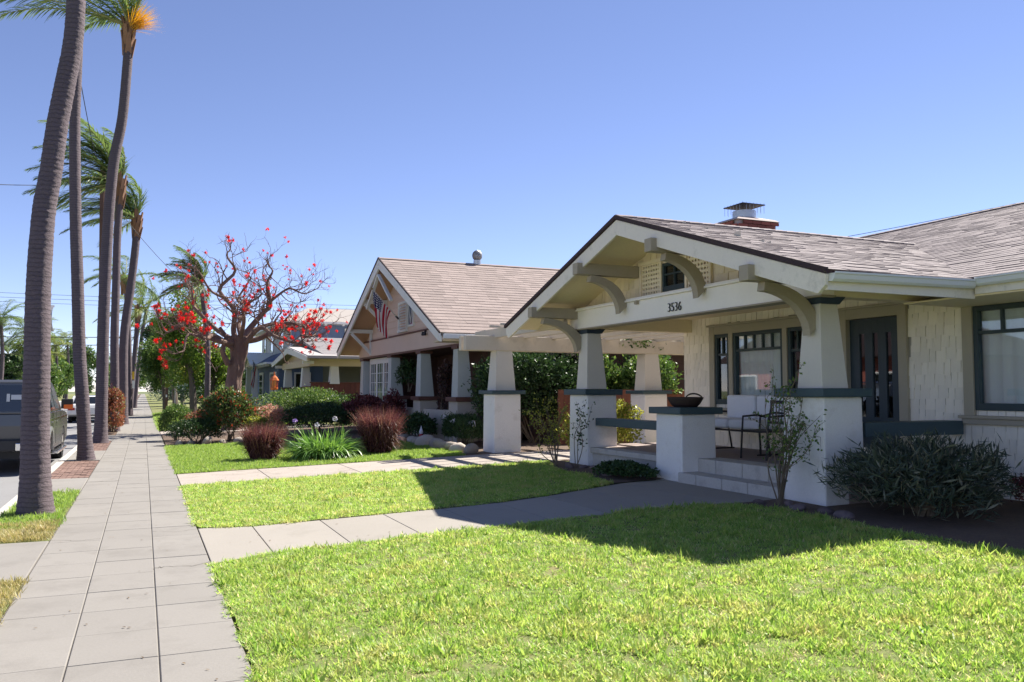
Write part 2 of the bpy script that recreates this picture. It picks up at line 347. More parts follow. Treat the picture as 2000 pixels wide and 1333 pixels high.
def piece_mesh(name, V, F, m): return raw_mesh(name, V, F, m)
def place(name, me, parent, loc, rot=None, scl=None):
    o = bpy.data.objects.new(name, me); _link(o, parent); o.location = loc
    if rot is not None: o.rotation_euler = rot
    if scl is not None: o.scale = scl
    return o
def copy_tree(o, parent=None):
    c = o.copy(); COL.objects.link(c); c.parent = parent
    for ch in list(o.children): copy_tree(ch, c)
    return c
FW = Vector((math.sin(YAW) * math.cos(PITCH), math.cos(YAW) * math.cos(PITCH), math.sin(PITCH)))
RT = Vector((math.cos(YAW), -math.sin(YAW), 0)); UP = RT.cross(FW)
def in_view(p):
    v = Vector(p) - CAM; d = v.dot(FW)
    return d > .3 and abs(v.dot(RT) / d) < .64 and abs(v.dot(UP) / d) < .43
def shingles(parent, p0, U, V, N, L, H, inside, widths, expo, th, m, nparts=300, stag=0., name='shingle', jit=.15, rest='shingles', gap=.0025):
    """courses of overlapping tabs on the plane p0 + u U + v V; those seen largest become pieces, the others one joined part"""
    r_ = np.random.default_rng(11); p0, U, V, N = (np.array(a, float) for a in (p0, U, V, N)); O = root_loc(parent)
    tabs = []
    nr = int(math.ceil(H / expo))
    for j in range(nr):
        u = -r_.random() * widths[-1]
        while u < L:
            wv = widths[r_.integers(len(widths))]
            cu, cv = u + wv / 2, (j + .5) * expo
            a = max(u, 0.); wc = round(min(u + wv, L) - a, 2)
            if wc > .04 and inside(cu, cv): tabs.append((a, j * expo + (r_.random() - .5) * 2 * stag - .004, wc, th * (1 + (r_.random() - .3) * jit * 2)))
            u += wv
    def tab(wv, t):
        g = gap; h = expo * 1.25 + 2 * stag
        L_ = [(g, 0), (wv - g, 0), (wv - g, h), (g, h)]
        P = [(a, b, .001) for a, b in L_] + [(g, 0, t), (wv - g, 0, t), (wv - g, h, .003), (g, h, .003)]
        return P, [(4, 5, 6, 7), (0, 1, 5, 4), (1, 2, 6, 5), (3, 0, 4, 7)]
    def world(u, v): return p0 + U * u + V * v
    idx = [i for i in range(len(tabs)) if in_view(world(tabs[i][0], tabs[i][1]))]
    idx.sort(key=lambda i: (Vector(world(tabs[i][0], tabs[i][1])) - CAM).length)
    chosen = set(idx[:nparts])
    M3 = Matrix((Vector(U), Vector(V), Vector(N))).transposed(); rot = M3.to_euler()
    cache = {}
    mb = MB()
    for i, (u, v, wv, t) in enumerate(tabs):
        w0 = world(u, v)
        if i in chosen:
            k = (wv, round(t, 3))
            if k not in cache: cache[k] = raw_mesh(name, *tab(wv, k[1]), m)
            place(name, cache[k], parent, w0 - O, rot)
        else:
            P, F = tab(wv, t); mb.add([w0 + U * a + V * b + N * c for a, b, c in P], F)
    if mb.v:
        o = mb.build(rest, m, parent); o['kind'] = 'stuff'

# ------------------------------------------------------------------ the setting
def sheet(name, poly, z, m, kind='structure', parent=None, zf=None):
    V = [(x, y, (zf(x) if zf else 0) + z) for x, y in poly]
    o = mobj(name, V, [tuple(range(len(poly)))], m, parent)
    if kind and parent is None: o['kind'] = kind
    return o
def strip_sheet(name, x0, x1, y0, y1, z, m, nx=12):
    xs = np.linspace(x0, x1, nx + 1); V = []; F = []
    for x in xs: V += [(x, y0, tz(x) + z), (x, y1, tz(x) + z)]
    F = [(2 * i, 2 * i + 2, 2 * i + 3, 2 * i + 1) for i in range(nx)]
    o = mobj(name, V, F, m); o['kind'] = 'structure'; return o
sheet('ground', [(-1500, -1500), (1500, -1500), (1500, 1500), (-1500, 1500)], -.30, FARG)
sheet('road', [(-11.4, -60), (-1.76, -60), (-1.76, 420), (-11.4, 420)], -.13, ASPH)
sheet('ground_across_the_street', [(-60, -60), (-11.6, -60), (-11.6, 420), (-60, 420)], -.012, TURF)
# kerbs in lengths
kerb = bpy.data.objects.new('kerb', None); _link(kerb); meta(kerb, kind='structure')
km = MB().prism([(-.19, -.3), (0, -.3), (0, 0), (-.135, 0), (-.165, -.03)], 'y', 0, 2.42)
kme = raw_mesh('kerb_stone', km.v, km.f, KERB)
for i in range(26):
    place('kerb_stone', kme, kerb, (-1.6, 2 + i * 2.43, .0))
MB().box(-1.77, -1.6, 65.2, 400, -.3, 0).build('kerb_far', KERB)['kind'] = 'structure'
MB().box(-11.6, -11.4, -60, 400, -.3, 0).build('kerb_across_the_street', KERB)['kind'] = 'structure'
# parkway strip between kerb and pavement: earth below, concrete, turf and brick wells on top
MB().box(-1.6, -.9, -20, 400, -.3, -.022).build('parkway_soil', EARTH)['kind'] = 'structure'
def pad(name, y0, y1, m, top=.0, x0=-1.598, x1=-.885):
    o = MB().box(x0, x1, y0, y1, -.2, top).build(name, m, None, .008); o['kind'] = 'structure'; return o
pad('carriage_walk', 8.25, 10.28, CONC); pad('driveway_apron', 15.1, 17.35, CONC); pad('parkway_concrete', 21.7, 25.0, CONC)
pad('parkway_concrete_far', 29.9, 33.4, CONC); pad('parkway_concrete_beyond', 39.5, 43.5, CONC)
for k, (y0, y1) in enumerate(((17.38, 21.67), (25.03, 29.87))):
    mb = MB(); j = 0; y = y0
    while y < y1 - .1:
        x = -1.58 - (.1 if j % 2 else 0)
        while x < -.9:
            a, b = max(x, -1.59), min(x + .2, -.89)
            if b - a > .03:
                h = -.006 + rng.normal(0, .003); mb.box(a, b - .008, y, y + .097, -.08, h)
            x += .208
        y += .105; j += 1
    o = mb.build('brick_tree_well', BRICKP); o['kind'] = 'structure'
def turf_strip(name, y0, y1):
    o = MB().box(-1.598, -.89, y0, y1, -.1, -.012).build(name, TURF); o['kind'] = 'structure'
turf_strip('parkway_turf', 3.0, 8.24); turf_strip('parkway_turf_by_palm', 10.29, 15.08); turf_strip('parkway_turf_far', 43.5, 120)
# pavement: three columns of slabs with recessed joints
walk = MB().box(-.885, .612, -6, 400, -.2, -.011).build('sidewalk', JOINT); walk['kind'] = 'structure'
XS = (-.875, -.373, .124, .61); GAP = .005
ymarks = []; y = 3.3
while y < 31: ymarks.append(y); y += .645 if y > 4.4 else .55
slabs = {}
for c in range(3):
    wd = XS[c + 1] - XS[c]
    for i in range(len(ymarks) - 1):
        d = round(ymarks[i + 1] - ymarks[i], 3); g2 = .012 if (i % 5 == 3 and c > 0) else GAP
        k = (c, d, g2)
        if k not in slabs:
            mb = MB(); e = .006; t = .0; g = GAP / 2; gy = .001 if g2 == GAP else .005; ey = .0025 if g2 == GAP else .006
            mb.add([(g, gy, -.03), (wd - g, gy, -.03), (wd - g, d - gy, -.03), (g, d - gy, -.03), (g, gy, t - e), (wd - g, gy, t - e), (wd - g, d - gy, t - e), (g, d - gy, t - e),
                    (g + e, gy + ey, t), (wd - g - e, gy + ey, t), (wd - g - e, d - gy - ey, t), (g + e, d - gy - ey, t)],
                   [(0, 1, 5, 4), (1, 2, 6, 5), (2, 3, 7, 6), (3, 0, 4, 7), (4, 5, 9, 8), (5, 6, 10, 9), (6, 7, 11, 10), (7, 4, 8, 11), (8, 9, 10, 11)])
            slabs[k] = raw_mesh('slab', mb.v, mb.f, CONC)
        o = place('slab', slabs[k], walk, (XS[c], ymarks[i], rng.normal(0, .0012)))
for c in range(3):
    MB().box(XS[c], XS[c + 1] - .006, ymarks[-1], 400, -.05, 0).build('slab', CONC, walk)
MB().box(XS[0], XS[3], -6, 3.295, -.05, 0).build('slab', CONC, walk)
# terrain under the front gardens
strip_sheet('garden_ground', .612, 60, -40, 400, -.035, TURF, 60)
def slab_run(name, m, xs, ya, yb, gap=.008, th=.06, dy=None):
    base = MB()
    xs0, xs1 = xs[0], xs[-1]
    o = bpy.data.objects.new(name, None); _link(o); meta(o, kind='structure')
    for i in range(len(xs) - 1):
        a, b = xs[i] + gap / 2, xs[i + 1] - gap / 2
        P = [(a, ya(a)), (b, ya(b)), (b, yb(b)), (a, yb(a))]
        V = [(x, y, tz(x) - th) for x, y in P] + [(x, y, tz(x)) for x, y in P]
        MB().add(V, MB.BF).build('slab', m, o, .006)
    return o
lo = lambda x: float(np.interp(x, [.61, 1.0, 1.6, 3.2, 5.7, 6.8, 7.5], [8.35, 8.5, 8.56, 8.66, 8.76, 8.62, 8.5]))
hi = lambda x: float(np.interp(x, [.61, .95, 1.3, 4.1, 5.1, 5.8, 6.4, 7.5], [10.5, 10.32, 10.26, 10.28, 10.5, 10.75, 11.1, 11.1]))
slab_run('front_walkway', CONC_W, [.615, 1.2, 1.98, 2.76, 3.54, 4.32, 5.1, 5.9, 6.7, 7.46], lo, hi)
MB().box(.62, 7.4, 8.5, 10.2, -.2, -.03).build('front_walkway_bed', JOINT)['kind'] = 'structure'
slab_run('driveway', CONC_OLD, [.615, 2.1, 3.7, 5.3, 6.9, 8.5, 10.2, 11.9, 14.2], lambda x: 15.22 - .03 * x, lambda x: 17.38 - .02 * x, .012)
slab_run('neighbour_driveway', CONC_OLD, [.615, 2.6, 4.6, 7.0], lambda x: 33.2, lambda x: 35.6, .012)
# lawns: turf sheets just below the grass
def lawn(name, poly, z=.002):
    V = []; 
    o = sheet(name, poly, z, TURF, zf=tz); return o
def dens(poly, nx=14):
    return poly
near_lawn = [(.63, 2.0), (.63, 8.33), (1.0, 8.47), (1.6, 8.53), (3.2, 8.63), (5.7, 8.73), (6.75, 8.5), (6.9, 7.7), (6.85, 6.2), (7.0, 4.6), (8.0, 2.0)]
mid_lawn = [(.63, 10.55), (.95, 10.36), (1.3, 10.3), (4.1, 10.32), (5.1, 10.54), (5.9, 10.85), (6.5, 11.2), (6.75, 12.2), (6.75, 13.6), (7.2, 14.5), (7.3, 14.98), (.63, 15.18)]
far_lawn = [(.63, 17.42), (6.4, 17.3), (6.6, 18.2), (6.55, 20.5), (6.6, 23.2), (5.6, 24.2), (4.5, 24.6), (1.0, 25.9), (.63, 25.9)]
lawn_b = [(.63, 36), (7, 36), (7, 62), (.63, 62)]
lawn_c = [(.63, 64), (9, 64), (9, 120), (.63, 120)]
for nm, pl in (('lawn_near', near_lawn), ('lawn_between_walks', mid_lawn), ('lawn_by_driveway', far_lawn), ('lawn_far', lawn_b), ('lawn_beyond', lawn_c)): lawn(nm, pl)
def bed(name, poly, z=.006): return sheet(name, poly, z, EARTH, zf=tz)
bed('planting_bed_by_porch', [(6.55, 11.15), (7.52, 11.15), (7.52, 14.9), (7.2, 14.9), (6.75, 13.6), (6.75, 12.2)])
bed('planting_bed_near_porch', [(6.9, 4.4), (10, 4.4), (10, 8.3), (7.5, 8.52), (6.75, 8.5), (6.9, 7.7), (6.85, 6.2)])
bed('planting_bed_neighbour', [(6.4, 17.3), (9, 17.3), (9, 21), (7.6, 33), (.64, 33), (.64, 25.95), (1.0, 25.95), (4.5, 24.6), (5.6, 24.2), (6.6, 23.2), (6.55, 20.5), (6.6, 18.2)], .003)
bed('side_yard_soil', [(7.55, 17.5), (16, 17.5), (16, 21), (9, 21), (7.7, 20)], .009)
bed('side_yard_soil_near', [(7.6, 14.2), (14, 14.2), (14, 14.75), (7.6, 14.95)], .006)

# ------------------------------------------------------------------ grass
def clump(nb, r, lmin, lmax, wd, lean, seg=2, seed=0):
    r_ = np.random.default_rng(seed); a = r_.random(nb) * 6.283; rr = r * np.sqrt(r_.random(nb))
    P = np.stack([rr * np.cos(a), rr * np.sin(a), np.zeros(nb)], 1)
    b = r_.random(nb) * 6.283; k = lean * (.3 + r_.random(nb))
    D = np.stack([np.cos(b) * k, np.sin(b) * k, np.ones(nb)], 1)
    return straps_vf(P, D, lmin + (lmax - lmin) * r_.random(nb), wd * (.7 + .6 * r_.random(nb)), .5 * r_.random(nb), seg, rr=r_)
def grass_set(nm, m, specs):
    c = bpy.data.collections.new(nm)
    for i, sp in enumerate(specs):
        V, F = clump(*sp, seed=i + 31); me = raw_mesh(nm + '_tuft', V, F, m); o = bpy.data.objects.new(nm + '_tuft', me); c.objects.link(o)
    return c
def scatter(o, coll, density, smin, smax, seed=0, tilt=.15):
    ng = bpy.data.node_groups.new('scatter', 'GeometryNodeTree'); N = ng.nodes; Lk = ng.links
    ng.interface.new_socket('Geometry', in_out='INPUT', socket_type='NodeSocketGeometry'); ng.interface.new_socket('Geometry', in_out='OUTPUT', socket_type='NodeSocketGeometry')
    gi = N.new('NodeGroupInput'); go = N.new('NodeGroupOutput'); d = N.new('GeometryNodeDistributePointsOnFaces'); d.inputs['Density'].default_value = density; d.inputs['Seed'].default_value = seed
    ci = N.new('GeometryNodeCollectionInfo'); ci.inputs[0].default_value = coll; ci.inputs[1].default_value = True; ci.inputs[2].default_value = True
    ip = N.new('GeometryNodeInstanceOnPoints'); ip.inputs['Pick Instance'].default_value = True
    rr = N.new('FunctionNodeRandomValue'); rr.data_type = 'FLOAT_VECTOR'; rr.inputs[0].default_value = (-tilt, -tilt, 0); rr.inputs[1].default_value = (tilt, tilt, 6.283)
    rs = N.new('FunctionNodeRandomValue'); rs.data_type = 'FLOAT'; rs.inputs[2].default_value = smin; rs.inputs[3].default_value = smax
    if density > 100:
        nd = N.new('ShaderNodeTexNoise'); nd.inputs['Scale'].default_value = 3.4; nd.inputs['Detail'].default_value = 4; pd = N.new('GeometryNodeInputPosition'); Lk.new(pd.outputs[0], nd.inputs['Vector'])
        md_ = N.new('ShaderNodeMapRange'); md_.inputs[1].default_value = .33; md_.inputs[2].default_value = .62; md_.inputs[3].default_value = density * .28; md_.inputs[4].default_value = density * 1.15; Lk.new(nd.outputs[0], md_.inputs[0]); Lk.new(md_.outputs[0], d.inputs['Density'])
    Lk.new(gi.outputs[0], d.inputs[0]); Lk.new(d.outputs[0], ip.inputs['Points']); Lk.new(ci.outputs[0], ip.inputs['Instance'])
    Lk.new(rr.outputs[0], ip.inputs['Rotation']); 
    nz = N.new('ShaderNodeTexNoise'); nz.inputs['Scale'].default_value = 2.6; nz.inputs['Detail'].default_value = 3; ps = N.new('GeometryNodeInputPosition'); Lk.new(ps.outputs[0], nz.inputs['Vector'])
    mr = N.new('ShaderNodeMapRange'); mr.inputs[1].default_value = .3; mr.inputs[2].default_value = .7; mr.inputs[3].default_value = .55; mr.inputs[4].default_value = 1.55; Lk.new(nz.outputs[0], mr.inputs[0])
    mu = N.new('ShaderNodeMath'); mu.operation = 'MULTIPLY'; Lk.new(rs.outputs[1], mu.inputs[0]); Lk.new(mr.outputs[0], mu.inputs[1]); Lk.new(mu.outputs[0], ip.inputs['Scale'])
    Lk.new(ip.outputs[0], go.inputs[0])
    md = o.modifiers.new('scatter', 'NODES'); md.node_group = ng
g_main = grass_set('lawn_grass', GRASS, [(20, .05, .02, .045, .007, 1.5), (16, .05, .025, .05, .0065, 1.3), (24, .06, .018, .04, .008, 2.0), (14, .04, .03, .06, .006, 1.0), (18, .06, .02, .045, .008, 1.8)])
g_lush = grass_set('lush_grass', GRASS2, [(16, .05, .03, .07, .008, .8), (12, .05, .04, .08, .009, .7), (20, .06, .03, .06, .007, 1.0)])
g_dry = grass_set('dry_grass', GRASSD, [(20, .05, .03, .06, .006, .9), (16, .05, .03, .07, .006, .8)])
g_weed = grass_set('weed', GRASS2, [(9, .03, .05, .09, .022, 1.6), (7, .03, .05, .10, .028, 1.8), (11, .04, .04, .08, .018, 1.5)])
def grow(nm, poly, coll, density, smin, smax, label, seed=0, zo=0.0):
    o = sheet(nm, poly, zo, TURF, zf=tz); meta(o, label, 'grass', kind='stuff'); scatter(o, coll, density, smin, smax, seed); return o
def inset(poly, d):
    c = np.mean(poly, 0); return [tuple(np.array(p) + (c - np.array(p)) / max(np.linalg.norm(c - np.array(p)), .01) * d) for p in poly]
grow('grass', inset(near_lawn, -.03), g_main, 540, .75, 1.35, 'short sunlit grass of the lawn nearest the camera', 1)
grow('grass', near_lawn, g_lush, 60, .7, 1.3, 'lush bright green tufts scattered through the nearest lawn', 2)
grow('weeds', inset(near_lawn, .3), g_weed, 7, .4, 1.0, 'broad-leaved weeds in the nearest lawn', 3)
grow('grass', inset(mid_lawn, -.03), g_main, 420, .8, 1.4, 'short grass of the lawn between front walk and driveway', 4)
grow('grass', mid_lawn, g_lush, 20, .8, 1.4, 'green tufts in the lawn between front walk and driveway', 5)
grow('grass', inset(far_lawn, -.03), g_lush, 330, .7, 1.1, 'green grass of the lawn beyond the driveway', 6)
grow('grass', lawn_b, g_lush, 60, 1.5, 2.2, 'grass of the far lawn under the street trees', 7)
grow('grass', [(-1.59, 3.0), (-.89, 3.0), (-.89, 8.2), (-1.59, 8.2)], g_dry, 500, .8, 1.3, 'dry grass at the parkway corner nearest the camera', 8)
grow('grass', [(-1.59, 10.33), (-.9, 10.33), (-.92, 11.6), (-1.59, 11.6)], g_dry, 600, .8, 1.3, 'dry grass in front of the thick leaning palm', 9)
grow('grass', [(-1.59, 11.2), (-.9, 11.2), (-.9, 15.05), (-1.59, 15.05)], g_lush, 420, .6, 1.1, 'green grass around the foot of the thick leaning palm', 10)

# ------------------------------------------------------------------ first bungalow (nearest, number 3536)
H1 = thing('bungalow_house', 'cream bungalow with curved porch brackets and house number 3536', 'house', (7.5, 11.0, .2))
PF = .56                                   # porch floor
# --- walls
wall = MB()
def wall_x(mb, X0, X1, y0, y1, z0, z1, holes):
    """wall slab between X0 and X1 with rectangular holes (ya,yb,za,zb)"""
    ys = sorted({y0, y1, *[h[0] for h in holes], *[h[1] for h in holes]})
    for a, b in zip(ys[:-1], ys[1:]):
        hs = sorted([h for h in holes if h[0] <= a + 1e-6 and h[1] >= b - 1e-6], key=lambda h: h[2]); z = z0
        for h in hs:
            if h[2] > z: mb.box(X0, X1, a, b, z, h[2])
            z = h[3]
        if z < z1: mb.box(X0, X1, a, b, z, z1)
holesW = [(8.84, 9.81, PF, 2.69), (12.68, 13.10, 1.34, 2.66), (11.24, 12.56, 1.34, 2.66), (10.70, 11.12, 1.34, 2.66), (5.55, 7.65, 1.34, 2.70)]
wall_x(wall, 10.0, 10.2, -3, 14.15, .1, 3.15, holesW)
wall.box(10.2, 21, 13.95, 14.15, .1, 3.15); wall.box(20.8, 21, -3, 13.95, .1, 3.15); wall.box(10.2, 20.8, -3, -2.8, .1, 3.15)
W1 = wall.build('wall', WBACK, H1)
trimY = [(8.66, 9.99, PF, 2.84), (10.52, 13.26, 1.2, 2.80), (5.4, 7.80, 1.2, 2.85)]
def in_wall(u, v):
    y = 14.13 - u; z = v + .3
    for a, b, c, d in trimY:
        if a + .045 < y < b - .045 and c + .05 < z < d - .02: return False
    return z < 3.0
shingles(W1, (9.998, 14.13, .3), (0, -1, 0), (0, 0, 1), (-1, 0, 0), 17.13, 2.7, in_wall, (.10, .13, .16), .17, .011, WSH, 300, stag=.028, name='wall_shingle', rest='wall_shingles', jit=.6, gap=.0045)
MB().box(9.93, 9.998, -3, 14.15, .1, .3).build('foundation', STUC, H1)
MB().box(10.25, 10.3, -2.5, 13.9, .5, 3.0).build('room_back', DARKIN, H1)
# --- windows
def window1(y0, y1, z0, z1, trans, nlight, glass, curtain=True, X=10.0):
    fr = MB(); t = .065
    fr.box(X - .035, X + .05, y0, y0 + t, z0, z1).box(X - .035, X + .05, y1 - t, y1, z0, z1).box(X - .033, X + .05, y0 + t, y1 - t, z1 - t, z1).box(X - .033, X + .05, y0 + t, y1 - t, z0, z0 + t + .03)
    o = fr.build('window', SASH, H1, .004)
    zt = z1 - t - trans
    MB().box(X - .02, X + .03, y0 + t, y1 - t, zt - .045, zt).build('transom_bar', SASH, o)
    for i in range(1, nlight):
        y = y0 + t + (y1 - y0 - 2 * t) * i / nlight
        MB().box(X - .018, X + .03, y - .016, y + .016, zt, z1 - t).build('glazing_bar', SASH, o)
    for i in range(nlight):
        a = y0 + t + (y1 - y0 - 2 * t) * i / nlight; b = y0 + t + (y1 - y0 - 2 * t) * (i + 1) / nlight
        MB().box(X + .012, X + .016, a, b, zt, z1 - t).build('pane', glass, o)
    MB().box(X + .012, X + .016, y0 + t, y1 - t, z0 + t + .03, zt - .045).build('pane', glass, o)
    if curtain:
        n = 60; ys = np.linspace(y0 + .03, y1 - .03, n); V = []
        for i, y in enumerate(ys): dx = .08 + .012 * math.sin(i * 1.1) + .006 * math.sin(i * 2.7); V += [(X + dx, y, z0 + .03), (X + dx, y, z1 - .04)]
        mobj('curtain', V, [(2 * i, 2 * i + 1, 2 * i + 3, 2 * i + 2) for i in range(n - 1)], CURT, o, True)
    return o
window1(5.55, 7.65, 1.34, 2.70, .26, 6, GLASS)
window1(11.24, 12.56, 1.34, 2.66, .24, 5, GLASS)
window1(12.68, 13.10, 1.34, 2.66, .30, 2, GLASSD, False); window1(10.70, 11.12, 1.34, 2.66, .30, 2, GLASSD, False)
tr = MB()     # casings
def casing(mb, y0, y1, z0, z1, t=.15, X=9.94, head=.15):
    mb.box(X, 9.998, y0 - t, y0, z0, z1 + head).box(X, 9.998, y1, y1 + t, z0, z1 + head).box(X + .003, 9.998, y0, y1, z1, z1 + head).box(X - .03, 9.998, y0 - t - .04, y1 + t + .04, z1 + head, z1 + head + .035)
for args in ((5.55, 7.65, 1.27, 2.70), (10.70, 13.10, 1.27, 2.66)):
    mb = MB(); casing(mb, *args); mb.build('window_casing', TANT, H1, .004)
    MB().box(9.88, 9.998, args[0] - .2, args[1] + .2, 1.235, 1.275).box(9.915, 9.998, args[0] - .17, args[1] + .17, 1.16, 1.235).build('window_sill', TANT, H1, .006)
for a, b in ((11.125, 11.235), (12.565, 12.675)): MB().box(9.945, 9.998, a, b, 1.27, 2.66).build('mullion', TANT, H1, .004)
mb = MB(); casing(mb, 8.84, 9.81, PF, 2.69); mb.build('door_frame', TANT, H1, .004)
# --- door with three tall panes
dp = [(9.52, 9.62), (9.27, 9.37), (9.02, 9.12)]
dm = MB(); wall_x(dm, 10.02, 10.07, 8.845, 9.805, PF + .01, 2.685, [(a, b, 1.20, 2.46) for a, b in dp])
D1 = dm.build('door', DOORM, H1, .004)
for a, b in dp:
    MB().box(10.045, 10.049, a, b, 1.20, 2.46).build('pane', GLASSD, D1)
MB().tube([(10.02, 9.70, 1.52), (9.97, 9.70, 1.52), (9.955, 9.70, 1.52)], [.012, .012, .028], 10).box(10.005, 10.02, 9.675, 9.725, 1.42, 1.62).build('handle', IRON, D1)
MB().box(9.9, 10.0, 8.8, 9.85, PF, PF + .03).build('threshold', TANT, H1)
# --- porch floor and steps
MB().box(7.85, 10.0, 7.75, 14.3, .1, PF).build('porch_floor', PORCHF, H1, .015)
MB().box(7.6, 7.85, 11.35, 13.7, .1, PF - .003).box(7.55, 7.87, 11.35, 13.7, PF - .10, PF - .002).build('porch_edge', CONC_STEP, H1, .015)
for i, (x0, x1, z) in enumerate(((7.42, 7.80, .365), (7.78, 8.2, PF + .004))):
    st = MB(); y = 8.48
    for L_ in (.62, .55, .60, .51):
        st = MB().box(x0 - i * .0, x1, y + .006, min(y + L_, 10.70) - .006, .1, z); st.build('step', CONC_STEP, H1, .012); y += L_
    # the stones of each step are pieces
# --- piers, caps, columns
def pier(y0, z1, w_=.70, x0=7.50, dx=.62, zb=.1):
    p = MB().frus((x0 - .012, x0 + dx + .012, y0 - .012, y0 + w_ + .012), zb, (x0, x0 + dx, y0, y0 + w_), z1).build('pier', STUC, H1, .02)
    MB().box(x0 - .09, x0 + dx + .09, y0 - .08, y0 + w_ + .08, z1, z1 + .105).build('cap', TEAL, p, .012); return p
def column(y0, x0=7.50, z0=1.625, z1=2.66):
    p = MB().frus((x0 + .0, x0 + .42, y0 + .04, y0 + .46), z0, (x0 + .04, x0 + .32, y0 + .09, y0 + .36), z1).build('column', COLM, H1, .006)
    MB().frus((x0 + .02, x0 + .34, y0 + .07, y0 + .38), z1, (x0 - .02, x0 + .39, y0 + .02, y0 + .43), z1 + .085).build('capital', NAVY, p, .006); return p
pier(7.77, 1.52); pier(10.69, 1.235); pier(13.65, 1.515)
column(7.75); column(13.62)
# seat rails
MB().box(7.62, 7.90, 11.47, 13.57, .955, 1.095).build('seat_rail', TEAL, H1, .01)
MB().box(8.20, 9.93, 7.80, 8.10, 1.02, 1.20).build('seat_rail', TEAL, H1, .01)
MB().box(8.18, 9.93, 7.86, 8.04, .1, .62).build('side_wall', STUC, H1)
# --- beams
BZ0, BZ1 = 2.75, 3.08
MB().box(7.45, 7.66, 7.72, 14.22, BZ0, BZ1).build('front_beam', BEAMW, H1, .008)
MB().box(7.40, 7.68, 7.68, 14.26, BZ1, BZ1 + .03).box(7.425, 7.665, 7.7, 14.24, BZ1 + .03, BZ1 + .055).build('beam_moulding', BEAMW, H1, .004)
MB().box(7.43, 7.668, 7.70, 14.24, BZ0 - .02, BZ0).build('beam_drip', TAUPE, H1)
for y in (7.80, 13.86): MB().box(7.66, 10.0, y, y + .24, BZ0, BZ1).build('side_beam', SOFF, H1, .006)
MB().box(7.66, 10.0, 8.04, 13.86, 3.0, 3.05).build('porch_ceiling', SOFF, H1)
# --- porch gable roof
RY, RZ = 11.05, 4.27; EY0, EY1, EZ = 6.76, 15.34, 2.89; SL = (RZ - EZ) / (RY - EY0)
X0 = 6.58
def roof_z(y): return RZ - SL * abs(y - RY)
def slope_slab(mb, xa0, xa1, xb0, xb1, ya, yb, t0, t1):
    """slab between eave line ya (x from xa0..xa1) and ridge line yb (xb0..xb1); depth t0..t1 below the roof plane"""
    za, zb = roof_z(ya), roof_z(yb)
    mb.add([(xa0, ya, za - t1), (xa1, ya, za - t1), (xb1, yb, zb - t1), (xb0, yb, zb - t1), (xa0, ya, za - t0), (xa1, ya, za - t0), (xb1, yb, zb - t0), (xb0, yb, zb - t0)], MB.BF)
mb = MB(); slope_slab(mb, X0, 8.85, X0, 12.95, EY0, RY, 0, .05); slope_slab(mb, X0, 8.85, X0, 12.95, EY1, RY, 0, .05)
RF = mb.build('roof', SHING_E, H1)
mb = MB(); slope_slab(mb, X0 + .05, 8.9, X0 + .05, 9.9, EY0 + .04, RY, .055, .085); slope_slab(mb, X0 + .05, 8.9, X0 + .05, 9.9, EY1 - .04, RY, .055, .085)
mb.build('soffit', SOFF, H1)
LV = math.hypot(RY - EY0, RZ - EZ); VV = np.array([0, RY - EY0, RZ - EZ]) / LV; NN = np.array([0, -VV[2], VV[1]])
shingles(RF, (X0, EY0 - .03, EZ - .01), (1, 0, 0), VV, NN, 6.4, LV + .02, lambda u, v: u < (9.02 - X0) + 4.05 * v / LV and v < LV - .02, (.24, .30, .36), .148, .0085, SHING, 300, name='roof_shingle', rest='roof_shingles', jit=.6)
# ridge caps
rc = MB().prism([(-.13, -.045), (0, 0), (.13, -.045), (.13, -.03), (0, .018), (-.13, -.03)], 'x', 0, .30); rcm = raw_mesh('ridge_cap', rc.v, rc.f, SHING)
for i in range(26): place('ridge_cap', rcm, RF, np.array((X0 + .0 + i * .245, RY, RZ + .012)) - root_loc(H1), (0, R(-1.6), 0))
# barge boards
for ya, s in ((EY0, 1), (EY1, -1)):
    za = roof_z(ya)
    P = [(ya + .0 * s, za - .055), (RY, RZ - .055), (RY, RZ - .055 - .235), (ya + .12 * s, za - .055 - .20), (ya + .01 * s, za - .17)]
    MB().prism(P if s > 0 else P[::-1], 'x', X0 + .01, X0 + .055).build('barge_board', TRIMW, H1, .004)
    P = [(ya - .03 * s, za - .05), (RY, RZ - .042), (RY, RZ + .02), (ya - .03 * s, za + .012)]
    MB().prism(P if s > 0 else P[::-1], 'x', X0 - .02, X0 + .02).build('shingle_edge', SHING_E, H1)
# gable wall behind the beam, with window and lattice panels
GX = 7.72
gab = MB()
zb = BZ1 + .055
gw = [(10.82, 11.46, 3.2, 3.66)]; lat = [(11.52, 12.06, 3.18, 3.70), (10.22, 10.76, 3.18, 3.70)]
for ya, yb in zip([8.0, 10.22, 10.76, 10.82, 11.46, 11.52, 12.06], [10.22, 10.76, 10.82, 11.46, 11.52, 12.06, 14.1]):
    z0 = 3.70 if (ya, yb) in ((10.22, 10.76), (11.52, 12.06)) else (3.66 if ya == 10.82 else zb)
    P = [(ya, z0), (yb, z0), (yb, max(z0, roof_z(yb) - .09)), (RY, RZ - .09), (ya, max(z0, roof_z(ya) - .09))] if ya < RY < yb else [(ya, z0), (yb, z0), (yb, max(z0 + .001, roof_z(yb) - .09)), (ya, max(z0 + .001, roof_z(ya) - .09))]
    gab.prism(P, 'x', GX, GX + .1)
for a, b, c, d in lat: gab.box(GX, GX + .1, a, b, zb, c)
gab.box(GX, GX + .1, 10.82, 11.46, zb, 3.2)
G1 = gab.build('gable_wall', GABW, H1)
def in_gab(u, v):
    y = 14.1 - u; z = v + zb
    if 10.15 < y < 12.12 and z < 3.76: return False
    return z < roof_z(y) - .16
